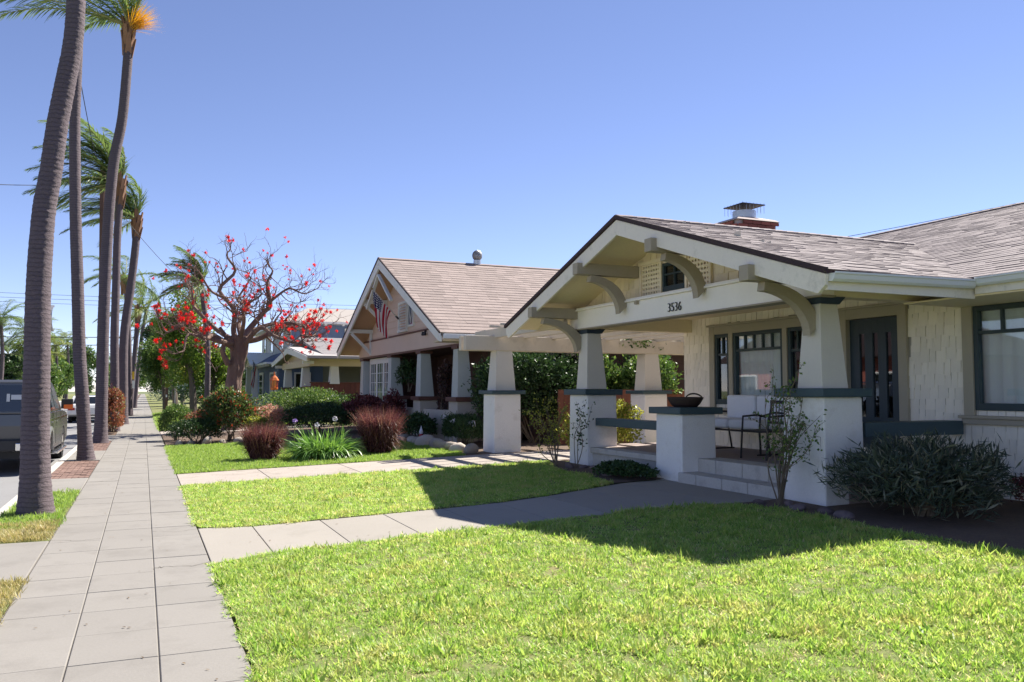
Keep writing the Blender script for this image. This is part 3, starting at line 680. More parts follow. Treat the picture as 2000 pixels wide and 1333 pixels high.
shingles(G1, (GX - .001, 14.1, zb), (0, -1, 0), (0, 0, 1), (-1, 0, 0), 6.1, 1.1, in_gab, (.10, .13, .16), .2, .02, GABW, 60, stag=.03, name='wall_shingle', rest='wall_shingles', jit=.5, gap=.004)
fr = MB(); a, b, c, d = gw[0]
fr.box(GX - .03, GX + .04, a, a + .05, c, d).box(GX - .03, GX + .04, b - .05, b, c, d).box(GX - .028, GX + .04, a + .05, b - .05, d - .05, d).box(GX - .028, GX + .04, a + .05, b - .05, c, c + .08)
GW = fr.build('gable_window', SASH, H1, .003)
MB().box(GX - .02, GX + .02, (a + b) / 2 - .012, (a + b) / 2 + .012, c + .08, d - .05).box(GX - .018, GX + .018, a + .05, b - .05, 3.46, 3.484).build('glazing_bar', SASH, GW)
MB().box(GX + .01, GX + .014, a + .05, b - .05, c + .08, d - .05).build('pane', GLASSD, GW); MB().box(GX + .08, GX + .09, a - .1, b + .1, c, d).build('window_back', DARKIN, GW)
for a, b, c, d in lat:
    lm = MB()
    nx = 7; nz = 7
    for i in range(nx + 1): y = a + (b - a) * i / nx; lm.box(GX - .02, GX + .005, y - .019, y + .019, c, d)
    for i in range(nz + 1): z = c + (d - c) * i / nz; lm.box(GX - .028, GX - .003, a, b, z - .019, z + .019)
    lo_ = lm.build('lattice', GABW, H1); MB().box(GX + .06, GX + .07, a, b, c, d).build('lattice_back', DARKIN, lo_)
MB().box(GX - .05, GX - .004, 10.16, 10.215, 3.14, 3.76).box(GX - .05, GX - .004, 12.065, 12.12, 3.14, 3.76).box(GX - .05, GX - .004, 10.765, 10.815, 3.14, 3.7).box(GX - .05, GX - .004, 11.465, 11.515, 3.14, 3.7).box(GX - .055, GX - .004, 10.14, 12.14, 3.702, 3.76).build('gable_trim', GABW, H1)
# outlookers with curved brackets
for y in (7.97, 10.03, 12.22, 14.0):
    zt = roof_z(y) - .19
    o = MB().box(X0 - .09, 7.80, y - .085, y + .085, zt - .19, zt).build('outlooker', TAUPE, H1, .008)
    P = []; n = 10; zt2 = zt - .19; bx0, bx1, dz = 6.74, (7.30 if 9 < y < 13 else 7.44), .52
    yb = y
    for i in range(n + 1):
        t = i / n * math.pi / 2; P.append((bx0 + (bx1 - bx0) * math.sin(t), zt2 - .11 - (dz) * (1 - math.cos(t))))
    Q = []
    for i in range(n + 1):
        t = i / n * math.pi / 2; Q.append((bx0 + .02 + (bx1 - bx0 + .125) * math.sin(t), zt2 + .0 - (dz - .0) * (1 - math.cos(t)) * .97))
    poly = P + Q[::-1]
    MB().prism(poly, 'y', yb - .065, yb + .065).build('bracket', TAUPE, o, .006)
# gutters
def gutter(p, q, name='gutter'):
    p = Vector(p); q = Vector(q); d = (q - p).normalized(); s = Vector((0, 0, 1)).cross(d).normalized()
    prof = [(0, 0), (0, -.095), (.06, -.10), (.085, -.075), (.098, -.03), (.112, -.02), (.112, 0), (.1, 0), (.1, -.015), (.01, -.012)]
    V = [p + s * a + Vector((0, 0, b)) for a, b in prof] + [q + s * a + Vector((0, 0, b)) for a, b in prof]; n = len(prof)
    F = [(i, (i + 1) % n, n + (i + 1) % n, n + i) for i in range(n)] + [tuple(range(n - 1, -1, -1)), tuple(range(n, 2 * n))]
    return MB().add(V, F).build(name, GUTT, H1)
gutter((8.80, EY0 + .02, EZ - .01), (X0 + .06, EY0 + .02, EZ - .035)); 
gutter((8.86, -3.2, 2.905), (8.86, EY0 - .08, 2.905))
MB().box(8.86, 8.9, -3.2, EY0, 2.72, 2.90).build('fascia', TRIMW, H1); MB().box(X0 + .06, 8.9, EY0 + .03, EY0 + .07, EZ - .22, EZ - .05).build('fascia', TRIMW, H1)
MB().box(8.9, 10.0, -3, 7.8, 2.70, 2.72).build('eave_soffit', SOFF, H1)
# --- main roof
MX0, MZ0, MX1, MZ1 = 8.84, 2.92, 16.0, 5.32
mb = MB(); mb.prism([(MX0, MZ0), (MX1, MZ1), (23.2, MZ0), (23.2, MZ0 - .06), (MX1, MZ1 - .06), (MX0, MZ0 - .06)], 'y', -3.4, 6.72)
mb.prism([(12.9, MZ0 + (12.9 - MX0) * .3352), (MX1, MZ1), (23.2, MZ0), (23.2, MZ0 - .06), (MX1, MZ1 - .06), (12.9, MZ0 + (12.9 - MX0) * .3352 - .06)], 'y', 6.72, 15.3)
# wedge between the valleys
vz = lambda x: MZ0 + (x - MX0) * .3352
mb.add([(MX0, 6.72, MZ0), (12.95, 6.72, vz(12.95)), (12.95, RY + .1, vz(12.95)), (MX0, 6.72, MZ0 - .06), (12.95, 6.72, vz(12.95) - .06), (12.95, RY + .1, vz(12.95) - .06)], [(0, 1, 2), (5, 4, 3), (0, 3, 4, 1), (1, 4, 5, 2), (2, 5, 3, 0)])
RM = mb.build('main_roof', SHING_E, H1)
LM = math.hypot(MX1 - MX0, MZ1 - MZ0); VM = np.array([MX1 - MX0, 0, MZ1 - MZ0]) / LM; NM = np.array([-VM[2], 0, VM[0]])
def in_main(u, v):
    y = 15.3 - u; x = MX0 + (MX1 - MX0) * v / LM
    if v > LM - .03: return False
    if y < 6.74: return True
    return y < 6.90 + (x - MX0) * (RY - 6.74) / 4.05 if x < 12.9 else y < 15.3
shingles(RM, (MX0 - .03, 15.3, MZ0 - .01), (0, -1, 0), VM, NM, 18.7, LM, in_main, (.24, .30, .36), .148, .0085, SHING, 300, name='roof_shingle', rest='roof_shingles', jit=.6)
rc2 = MB().prism([(-.13, -.045), (0, 0), (.13, -.045), (.13, -.03), (0, .018), (-.13, -.03)], 'y', 0, .30); rcm2 = raw_mesh('ridge_cap', rc2.v, rc2.f, SHING)
for i in range(34): place('ridge_cap', rcm2, RM, np.array((MX1, 7 + i * .245, MZ1 + .018)) - root_loc(H1), (R(1.6), 0, 0))
MB().prism([(MX0, MZ0 - .06), (MX1, MZ1 - .06), (23.2, MZ0 - .06)], 'y', 14.0, 14.15).build('end_gable', GABW, H1)
# --- chimney
CH = MB().box(10.85, 11.8, 13.45, 14.25, 3.2, 4.88).build('chimney', MORT, H1)
bk = raw_mesh('brick', *(lambda m: (m.v, m.f))(MB().box(0, .215, -.012, .02, 0, .062)), BRICK)
bk2 = raw_mesh('brick', *(lambda m: (m.v, m.f))(MB().box(-.012, .02, 0, .215, 0, .062)), BRICK)
O1 = root_loc(H1)
for j in range(14):
    z = 3.83 + j * .075; off = -.11 if j % 2 else 0; flare = .04 if j >= 10 else 0
    for i in range(5):
        x = 10.85 + off + i * .225
        if 10.75 < x < 11.75: place('brick', bk, CH, np.array((x - flare * .3, 13.45 - flare, z)) - O1)
    for i in range(4):
        y = 13.45 + off + i * .225
        if 13.4 < y < 14.1: place('brick', bk2, CH, np.array((10.85 - flare, y, z)) - O1)
MB().frus((10.78, 11.87, 13.38, 14.32), 4.88, (10.84, 11.80, 13.44, 14.26), 4.93).frus((10.84, 11.80, 13.44, 14.26), 4.93, (11.05, 11.6, 13.62, 14.08), 4.99).build('chimney_crown', MORT, CH, .01)
MB().lathe([(.23, 0), (.24, .02), (.24, .17), (.21, .17)], (11.33, 13.85, 4.98), 24).build('flue_collar', GALV, CH)
cp = MB(); cp.add([(11.05, 13.55, 5.26), (11.61, 13.55, 5.26), (11.61, 14.15, 5.26), (11.05, 14.15, 5.26), (11.33, 13.85, 5.35)], [(0, 1, 4), (1, 2, 4), (2, 3, 4), (3, 0, 4), (3, 2, 1, 0)])
cp.box(11.04, 11.62, 13.54, 14.16, 5.245, 5.262); cp.build('chimney_cap', IRON, CH)
cg = MB()
for x in np.linspace(11.06, 11.6, 7): cg.beam((x, 13.56, 5.08), (x, 13.56, 5.29), .004, .004, (0, 1, 0)); cg.beam((x, 14.14, 5.08), (x, 14.14, 5.29), .004, .004, (0, 1, 0))
for y in np.linspace(13.56, 14.14, 7): cg.beam((11.06, y, 5.08), (11.06, y, 5.29), .004, .004, (1, 0, 0)); cg.beam((11.6, y, 5.08), (11.6, y, 5.29), .004, .004, (1, 0, 0))
cg.build('spark_screen', GALV, CH)
for ch_ in [CH]: ch_.location.z = .15
# --- house number
def text_mesh(name, curve):
    t = bpy.data.objects.new('text', curve); COL.objects.link(t); dg = bpy.context.evaluated_depsgraph_get(); dg.update()
    me = bpy.data.meshes.new_from_object(t.evaluated_get(dg)); bpy.data.objects.remove(t); me.name = name
    return bpy.data.objects.new(name, me)
fc = bpy.data.curves.new('house_number', 'FONT'); fc.body = '3536'; fc.size = .2; fc.offset = -.0035; fc.extrude = .008; fc.align_x = 'CENTER'; fc.space_character = 1.02
fc.materials.append(NUMB); fo = text_mesh('house_number', fc); _link(fo, H1); fo.location = np.array((7.438, 10.76, 2.815)) - O1; fo.rotation_euler = (R(90), 0, R(-90)); fo.scale = (.92, 1, 1)
MB().box(7.40, 7.45, 11.78, 11.86, 3.02, 3.07).build('porch_light', TAUPE, H1)

# ------------------------------------------------------------------ pergola over the driveway
PG = thing('pergola', 'cream timber pergola over the driveway on square tapered columns', 'pergola', (7.5, 17.7, tz(7.5)))
for x0 in (7.2, 11.15):
    p = MB().frus((x0 - .01, x0 + .66, 17.41, 18.08), .05, (x0, x0 + .65, 17.42, 18.07), 1.515).build('pier', STUC, PG, .02)
    MB().box(x0 - .09, x0 + .74, 17.33, 18.16, 1.515, 1.60).build('cap', TEAL, p, .012)
    c = MB().frus((x0 + .06, x0 + .56, 17.50, 17.98), 1.60, (x0 + .12, x0 + .50, 17.56, 17.92), 2.50).build('column', COLM, PG, .006)
MB().box(6.55, 13.2, 17.52, 17.66, 2.50, 2.83).build('beam', PERG, PG, .01); MB().box(6.55, 13.2, 17.82, 17.96, 2.50, 2.83).build('beam', PERG, PG, .01)
for i in range(9):
    x = 7.25 + i * .72
    MB().prism([(14.12, 2.79), (18.55, 2.79), (18.75, 2.89), (18.75, 2.998), (14.12, 2.998)], 'x', x, x + .09).build('rafter', PERG, PG, .006)
for k in range(5):
    y = 14.7 + k * .62; MB().box(7.0, 13.2, y, y + .045, 3.0, 3.045).build('batten', PERG, PG)

# ------------------------------------------------------------------ second bungalow (salmon gable, flag)
H2 = thing('bungalow_house', 'salmon bungalow with steep white-edged gable and square porch columns', 'house', (7.7, 26.5, tz(7.7)))
R2Y, R2Z, E2Z, E2H = 26.45, 5.88, 3.08, 6.2; S2 = (R2Z - E2Z) / E2H
def rz2(y): return R2Z - S2 * abs(y - R2Y)
BX = 6.9
mb = MB()
for s in (-1, 1):
    ya = R2Y + s * E2H
    P = [(ya, E2Z), (R2Y, R2Z), (R2Y, R2Z - .10), (ya, E2Z - .09)]
    mb.prism(P if s < 0 else P[::-1], 'x', BX, 20.5)
RF2 = mb.build('roof', SHING2, H2)
rr = np.random.default_rng(5); LV2 = math.hypot(E2H, R2Z - E2Z); ex = .245
V2 = np.array([0, E2H, R2Z - E2Z]) / LV2; N2 = np.array([0, -V2[2], V2[1]])
for j in range(int(LV2 / ex)):
    m_ = MB(); x = BX - .03 - rr.random() * .3
    p = np.array([0, R2Y - E2H - .03, E2Z - .012]) + V2 * (j * ex)
    while x < 20.4:
        wv = rr.uniform(.28, .42); t = .014 + rr.random() * .005
        a = max(x, BX - .03); b = x + wv - .003
        if b > a:
            q = p + V2 * ex * 1.2
            m_.add([(a, *(p[1:])), (b, *(p[1:])), (b, *(q[1:])), (a, *(q[1:])), tuple(np.array([a, *p[1:]]) + N2 * t), tuple(np.array([b, *p[1:]]) + N2 * t), tuple(np.array([b, *q[1:]]) + N2 * .004), tuple(np.array([a, *q[1:]]) + N2 * .004)], [(4, 5, 6, 7), (0, 1, 5, 4), (1, 2, 6, 5), (3, 0, 4, 7)])
        x += wv
    m_.build('shingle_row', SHING2, RF2)
MB().prism([(R2Y - .15, R2Z - .03), (R2Y, R2Z + .03), (R2Y + .15, R2Z - .03), (R2Y + .15, R2Z - .05), (R2Y - .15, R2Z - .05)], 'x', BX - .02, 20.5).build('ridge', SHING2, RF2)
for s in (-1, 1):
    ya = R2Y + s * E2H
    P = [(ya, E2Z - .02), (R2Y, R2Z - .02), (R2Y, R2Z - .34), (ya - s * .16, E2Z - .20), (ya, E2Z - .24)]
    MB().prism(P if s < 0 else P[::-1], 'x', BX - .03, BX + .03).build('barge_board', WHTR, H2, .005)
    P = [(ya, E2Z + .03), (R2Y, R2Z + .03), (R2Y, R2Z - .02), (ya, E2Z - .03)]
    MB().prism(P if s < 0 else P[::-1], 'x', BX - .05, BX - .02).build('roof_edge', SHING_E, H2)
    P = [(ya - s * .05, E2Z - .10), (R2Y, R2Z - .115), (R2Y, R2Z - .14), (ya - s * .05, E2Z - .125)]
    MB().prism(P if s < 0 else P[::-1], 'x', BX + .03, 7.75).build('soffit', SALMW, H2)
GX2 = 7.75
g = MB(); ylo, yhi = 21.2, 32.3
zg = 3.44
g.prism([(ylo, zg), (yhi, zg), (yhi, rz2(yhi) - .12), (R2Y, R2Z - .13), (ylo, rz2(ylo) - .12)], 'x', GX2, GX2 + .12)
G2 = g.build('gable_wall', SALM, H2)
for k in range(9):       # lap boards of the gable
    z = zg + .06 + k * .22
    dy = (R2Z - .14 - z - .2) / S2
    ya, yb = max(ylo, R2Y - dy), min(yhi, R2Y + dy)
    if yb > ya: MB().add([(GX2 - .022, ya, z), (GX2 - .022, yb, z), (GX2, yb, z), (GX2, ya, z), (GX2 - .004, ya, z + .215), (GX2 - .004, yb, z + .215), (GX2, yb, z + .215), (GX2, ya, z + .215)], MB.BF).build('lap_board', SALM, G2)
MB().box(GX2 - .06, GX2 + .1, ylo - .1, yhi + .1, 2.86, zg - .05).build('porch_beam', SALM, H2, .01)
MB().box(GX2 - .09, GX2 + .1, ylo - .12, yhi + .12, zg - .05, zg).build('beam_ledge', DKBR, H2)
MB().box(GX2 - .05, GX2 + .1, ylo - .1, yhi + .1, 2.80, 2.86).build('beam_soffit', DKBR, H2)
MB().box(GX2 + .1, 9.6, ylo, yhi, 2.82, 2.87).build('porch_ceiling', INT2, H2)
# porch front: piers, brown caps, grey columns
def pier2(y0, x0=7.66):
    p = MB().frus((x0, x0 + .60, y0, y0 + .72), .1, (x0 + .01, x0 + .59, y0 + .01, y0 + .71), 1.30).build('pier', PIER2, H2, .01)
    MB().box(x0 - .06, x0 + .68, y0 - .06, y0 + .78, 1.30, 1.42).build('cap', DKBR, p, .008)
    c = MB().frus((x0 + .04, x0 + .48, y0 + .08, y0 + .58), 1.42, (x0 + .06, x0 + .36, y0 + .12, y0 + .48), 2.72).build('column', COL2, H2, .006)
    MB().box(x0 + .02, x0 + .42, y0 + .07, y0 + .54, 2.72, 2.80).build('capital', DKBR, c, .006)
for y in (21.12, 24.42, 27.75, 31.72): pier2(y)
MB().box(7.72, 7.77, 24.95, 24.98, 1.8, 2.4).build('name_plaque', DKBR, H2)
for a, b in ((21.9, 24.25), (25.1, 27.6)): MB().box(7.72, 8.0, a, b, .1, 1.05).build('porch_wall', PIER2, H2); 
MB().box(7.8, 9.8, 21.2, 31.7, .1, .6).build('porch_floor', PORCHF, H2)
# house body
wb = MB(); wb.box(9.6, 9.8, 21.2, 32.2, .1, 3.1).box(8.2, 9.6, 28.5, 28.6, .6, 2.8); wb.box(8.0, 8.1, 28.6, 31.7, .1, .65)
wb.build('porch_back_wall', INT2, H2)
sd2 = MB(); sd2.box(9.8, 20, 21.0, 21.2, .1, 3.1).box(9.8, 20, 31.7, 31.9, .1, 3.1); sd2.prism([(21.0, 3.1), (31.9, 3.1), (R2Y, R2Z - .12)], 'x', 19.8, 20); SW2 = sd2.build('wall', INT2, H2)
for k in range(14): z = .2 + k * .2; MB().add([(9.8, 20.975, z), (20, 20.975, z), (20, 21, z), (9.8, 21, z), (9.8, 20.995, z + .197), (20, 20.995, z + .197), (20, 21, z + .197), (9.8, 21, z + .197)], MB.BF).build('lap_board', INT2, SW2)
sw = MB().box(10.35, 10.47, 20.90, 20.97, 1.55, 2.75).box(11.3, 11.42, 20.90, 20.97, 1.55, 2.75).box(10.47, 11.3, 20.902, 20.97, 2.63, 2.75).box(10.3, 11.47, 20.88, 20.97, 1.48, 1.55).build('side_window', mat('mauve_trim', (.36, .30, .29), .6), H2)
MB().box(10.47, 11.3, 20.955, 20.96, 1.55, 2.63).build('pane', GLASSF, sw)
# French window: white frame, three leaves with many lights
fw_ = MB(); yA, yB, zA, zB = 28.6, 31.62, .65, 2.78; X = 7.92
fw_.box(X, X + .08, yA, yA + .08, zA, zB).box(X, X + .08, yB - .08, yB, zA, zB).box(X + .002, X + .08, yA + .08, yB - .08, zB - .08, zB)
FW2 = fw_.build('french_window', WHTR, H2)
for k in range(3):
    a = yA + .08 + k * .953; b = a + .953
    lf = MB().box(X - .01, X + .05, a, a + .09, zA, zB - .08).box(X - .01, X + .05, b - .09, b, zA, zB - .08).box(X - .008, X + .05, a + .09, b - .09, zB - .2, zB - .08).box(X - .008, X + .05, a + .09, b - .09, zA, zA + .2).build('window_leaf', WHTR, FW2)
    for i in range(1, 3): y = a + .09 + (.773) * i / 3; MB().box(X, X + .03, y - .012, y + .012, zA + .2, zB - .2).build('glazing_bar', WHTR, FW2)
    for i in range(1, 5): z = zA + .2 + (zB - zA - .4) * i / 5; MB().box(X + .002, X + .028, a + .09, b - .09, z - .011, z + .011).build('glazing_bar', WHTR, FW2)
    MB().box(X + .012, X + .016, a + .09, b - .09, zA + .2, zB - .2).build('pane', GLASSF, FW2)
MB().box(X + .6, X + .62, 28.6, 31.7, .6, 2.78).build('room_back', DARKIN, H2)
# louvred vent and small window in the gable
lv = MB().box(GX2 - .06, GX2, 26.02, 26.10, 3.58, 4.5).box(GX2 - .06, GX2, 26.92, 27.0, 3.58, 4.5).box(GX2 - .06, GX2, 26.1, 26.92, 4.42, 4.5).box(GX2 - .07, GX2, 25.98, 27.04, 3.5, 3.58)
LV_ = lv.build('louvre_vent', WHTR, H2)
for k in range(9): z = 3.62 + k * .088; MB().add([(GX2 - .055, 26.1, z), (GX2 - .055, 26.92, z), (GX2 - .05, 26.92, z - .01), (GX2 - .05, 26.1, z - .01), (GX2 - .005, 26.1, z + .06), (GX2 - .005, 26.92, z + .06), (GX2, 26.92, z + .05), (GX2, 26.1, z + .05)], [(0, 1, 5, 4), (3, 2, 6, 7), (0, 1, 2, 3), (4, 5, 6, 7)]).build('slat', WHTR, LV_)
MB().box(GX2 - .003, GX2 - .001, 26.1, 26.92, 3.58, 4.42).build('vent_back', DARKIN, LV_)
w2 = MB().box(GX2 - .06, GX2, 25.28, 25.35, 3.62, 4.42).box(GX2 - .06, GX2, 25.85, 25.92, 3.62, 4.42).box(GX2 - .06, GX2, 25.35, 25.85, 4.35, 4.42).box(GX2 - .06, GX2, 25.35, 25.85, 3.62, 3.69).build('gable_window', WHTR, H2)
MB().box(GX2 - .03, GX2 - .025, 25.35, 25.85, 3.69, 4.35).build('pane', plain('blue_pane', (.03, .05, .14), .1), w2); MB().beam((GX2 - .045, 25.4, 4.3), (GX2 - .045, 25.6, 3.75), .02, .03).beam((GX2 - .045, 25.6, 3.75), (GX2 - .045, 25.8, 4.3), .02, .03).build('glazing_bar', WHTR, w2)
# knee braces under the gable eave
for y, z in ((30.6, None), (28.6, None), (26.45, None), (24.3, None)):
    zt = rz2(y) - .16
    b = MB().box(BX - .04, GX2, y - .06, y + .06, zt - .14, zt).box(GX2 - .10, GX2 - .02, y - .06, y + .06, zt - .95, zt - .14).beam((BX + .06, y, zt - .16), (GX2 - .08, y, zt - .86), .10, .10, (0, 1, 0)).build('knee_brace', WHTR, H2, .005)
# white A-frame ornament below the peak
MB().beam((BX - .02, 26.45, 5.33), (BX - .02, 27.9, 4.35), .06, .10, (1, 0, 0)).beam((BX - .02, 26.45, 5.33), (BX - .02, 24.9, 4.35), .06, .10, (1, 0, 0)).build('gable_ornament', WHTR, H2)
lt = MB().tube([(GX2 - .02, 23.9, 3.38), (GX2 - .12, 23.9, 3.36)], .03).lathe([(.02, -.1), (.06, -.08), (.03, .02)], (GX2 - .14, 23.8, 3.33), 10).lathe([(.02, -.1), (.06, -.08), (.03, .02)], (GX2 - .14, 24.0, 3.33), 10).build('security_light', METD, H2)
gu = MB().box(BX + .05, 20.4, R2Y - E2H - .11, R2Y - E2H - .005, E2Z - .16, E2Z - .04).build('gutter', GUTT, H2, .01)
MB().box(BX + .05, 9.8, R2Y - E2H + .0, 21.0, 2.86, 2.90).build('side_soffit', CREAM3, H2)
# turbine vent on the ridge
TV = MB().lathe([(.13, 0), (.13, .16)], (10.3, R2Y, R2Z - .02), 16).build('turbine_base', GALV, H2)
tb = MB()
for k in range(18):
    a0 = 2 * math.pi * k / 18; pts = []
    for i in range(7):
        t = -1 + 2 * i / 6; r = .165 * math.cos(t * 1.0) ** .6 if abs(t) < .99 else .09; a = a0 + t * .35
        pts.append((10.3 + r * math.cos(a), R2Y + r * math.sin(a), R2Z + .30 + t * .15, a))
    V = []
    for x, y, z, a in pts: V += [(x, y, z), (x + .05 * -math.sin(a), y + .05 * math.cos(a), z)]
    tb.add(V, [(2 * i, 2 * i + 1, 2 * i + 3, 2 * i + 2) for i in range(6)])
tb.build('turbine_blades', mat('dull_aluminium', (.3, .3, .31), .55, .2, 8, metal=.5), TV); MB().lathe([(.11, .44), (.08, .47), (.02, .48)], (10.3, R2Y, R2Z), 16).build('turbine_cap', GALV, TV)

# ------------------------------------------------------------------ flags
def flag_mat():
    m, n, l, p = _nodes('flag_cloth'); uv = n.new('ShaderNodeUVMap'); uv.uv_map = 'uv'; sx = n.new('ShaderNodeSeparateXYZ'); l.new(uv.outputs[0], sx.inputs[0])
    def mth(op, a, b=None):
        q = n.new('ShaderNodeMath'); q.operation = op
        for i, v in enumerate((a, b)):
            if v is None: continue
            if hasattr(v, 'node'): l.new(v, q.inputs[i])
            else: q.inputs[i].default_value = v
        return q.outputs[0]
    u, v = sx.outputs[0], sx.outputs[1]
    st = mth('GREATER_THAN', mth('MODULO', mth('MULTIPLY', v, 13.0), 2.0), 1.0)
    base = _mix(n, l, st, (.55, .02, .05), (.88, .86, .85))
    can = mth('MULTIPLY', mth('LESS_THAN', u, .4), mth('GREATER_THAN', v, 6 / 13))
    du = mth('SUBTRACT', mth('FRACT', mth('MULTIPLY', u, 15.0)), .5); dv = mth('SUBTRACT', mth('FRACT', mth('MULTIPLY', mth('SUBTRACT', v, 6 / 13), 11.0)), .5)
    star = mth('LESS_THAN', mth('ADD', mth('MULTIPLY', du, du), mth('MULTIPLY', dv, dv)), .09)
    col = _mix(n, l, can, base, _mix(n, l, star, (.018, .025, .12), (.75, .75, .75)))
    l.new(col, p.inputs['Base Color']); p.inputs['Roughness'].default_value = .8
    t = n.new('ShaderNodeBsdfTranslucent'); l.new(col, t.inputs[0]); mx = n.new('ShaderNodeMixShader'); mx.inputs[0].default_value = .3
    l.new(p.outputs[0], mx.inputs[1]); l.new(t.outputs[0], mx.inputs[2]); l.new(mx.outputs[0], n['Material Output'].inputs[0]); return m
FLAGM = flag_mat()
def flag(base, tip, hoist, fly, label, drift):
    t = thing('flag', label, 'flag', base)
    B, T = np.array(base, float), np.array(tip, float); d = (T - B) / np.linalg.norm(T - B)
    MB().tube([B, T], .016, 8).build('flagpole', WHTR, t); MB().lathe([(.005, -.03), (.035, 0), (.005, .035)], T, 10).build('finial', plain('brass', (.6, .42, .12), .3, 1), t)
    MB().tube([B - d * .02, B + d * .14], .032, 8).build('pole_bracket', METD, t)
    nu, nv = 26, 20; V = []; UVs = []
    top = T - d * .06
    side = np.cross(d, [0, 0, 1.]); side /= np.linalg.norm(side)
    for i in range(nu + 1):
        for j in range(nv + 1):
            u, v = i / nu, j / nv
            h = top - d * hoist * (1 - v) * (1 - .36 * u ** .6)        # folds gather the hoist as it falls
            f = u * fly
            wob = .03 * math.sin(v * 15 + u * 3) * min(1, u * 3) + .012 * math.sin(v * 31 + 1) * min(1, u * 3)
            V.append(h + np.array([0, 0, -1.]) * f * .9 + np.array(drift) * f * u + side * wob); UVs.append((u, v))
    F = [(i * (nv + 1) + j, (i + 1) * (nv + 1) + j, (i + 1) * (nv + 1) + j + 1, i * (nv + 1) + j + 1) for i in range(nu) for j in range(nv)]
    o = mobj('flag_cloth', V, F, FLAGM, t, True); uvl = o.data.uv_layers.new(name='uv')
    for k, lp in enumerate(o.data.loops): uvl.data[k].uv = UVs[lp.vertex_index]
    return t
flag((7.66, 26.9, 3.98), (6.5, 25.75, 4.78), 1.3, 1.3, 'striped flag hanging from the salmon gable', (.12, .10, 0))

# ------------------------------------------------------------------ third house (pale roof, brown boarded porch)
H3 = thing('bungalow_house', 'low house with pale roof, small cream gable and brown boarded porch wall', 'house', (7.2, 43, tz(7.2)))
mb = MB(); mb.prism([(38.2, 3.22), (45.5, 4.42), (52.5, 3.22), (52.5, 3.1), (45.5, 4.3), (38.2, 3.1)], 'x', 7.45, 20)
r3 = mb.build('roof', WHROOF, H3)
for j in range(24):
    y = 38.2 + j * .304; z = 3.225 + j * .05
    MB().add([(7.42, y, z), (20, y, z), (20, y + .32, z + .053), (7.42, y + .32, z + .053), (7.42, y, z + .022), (20, y, z + .022), (20, y + .32, z + .056), (7.42, y + .32, z + .056)], MB.BF).build('shingle_row', WHROOF, r3)
gp = MB()
for s in (-1, 1):
    P = [(43 + s * 5.6, 3.14), (43, 3.78), (43, 3.66), (43 + s * 5.6, 3.02)]; gp.prism(P if s < 0 else P[::-1], 'x', 6.6, 9)
gp.build('porch_roof', WHROOF, H3)
for s in (-1, 1):
    P = [(43 + s * 5.6, 3.10), (43, 3.74), (43, 3.45), (43 + s * 5.45, 2.88)]; MB().prism(P if s < 0 else P[::-1], 'x', 6.55, 6.6).build('barge_board', WHTR, H3)
MB().prism([(38.5, 3.08), (47.5, 3.08), (43, 3.62)], 'x', 7.1, 7.2).build('gable_wall', CREAM3, H3)
MB().box(6.95, 7.2, 38.9, 47.2, 2.72, 3.06).build('porch_beam', CREAM3, H3); MB().box(7.2, 12, 38.95, 39.2, 2.72, 3.06).build('porch_beam', CREAM3, H3)
MB().box(6.6, 7.1, 38.7, 38.85, 2.8, 2.95).box(6.6, 7.1, 47.2, 47.35, 2.8, 2.95).box(6.6, 7.1, 42.92, 43.08, 3.4, 3.55).build('outlooker', WHTR, H3)
for y in (41.2, 46.6): MB().frus((6.98, 7.42, y, y + .5), 1.75, (7.04, 7.36, y + .07, y + .43), 2.72).build('column', WHTR, H3); MB().box(6.9, 7.5, y - .08, y + .58, .1, 1.7).build('pier', BRICKP, H3); MB().box(6.85, 7.55, y - .13, y + .63, 1.7, 1.76).build('pier_cap', DKBR, H3)
MB().frus((7.9, 8.35, 39.0, 39.45), 1.9, (7.96, 8.3, 39.06, 39.4), 2.72).build('column', WHTR, H3)
for i in range(20):
    x = 7.05 + i * .26; MB().box(x, x + .252, 39.10 + (i % 2) * .004, 39.16, .3, 1.94).build('porch_board', BRSID, H3)
MB().box(7.0, 12.3, 39.05, 39.2, 1.94, 1.99).build('rail', DKBR, H3)
for i in range(9):
    y = 39.2 + i * .24; MB().box(7.03, 7.09, y, y + .232, .3, 1.80).build('porch_board', BRSID, H3)
wl = MB().box(10.0, 10.2, 39.2, 51.5, .1, 3.1).box(10.2, 20, 40.6, 40.8, .1, 3.15).build('wall', OLIV, H3)
wn = MB().box(10.6, 10.7, 40.5, 40.6, 1.5, 2.75).box(11.55, 11.65, 40.5, 40.6, 1.5, 2.75).box(10.7, 11.55, 40.5, 40.6, 2.65, 2.75).box(10.7, 11.55, 40.5, 40.6, 1.5, 1.6).build('window', TERRA, H3); MB().box(10.7, 11.55, 40.57, 40.575, 1.6, 2.65).build('pane', GLASSF, wn)
MB().box(7.2, 10, 39.3, 47.4, .1, .7).build('porch_floor', PORCHF, H3)

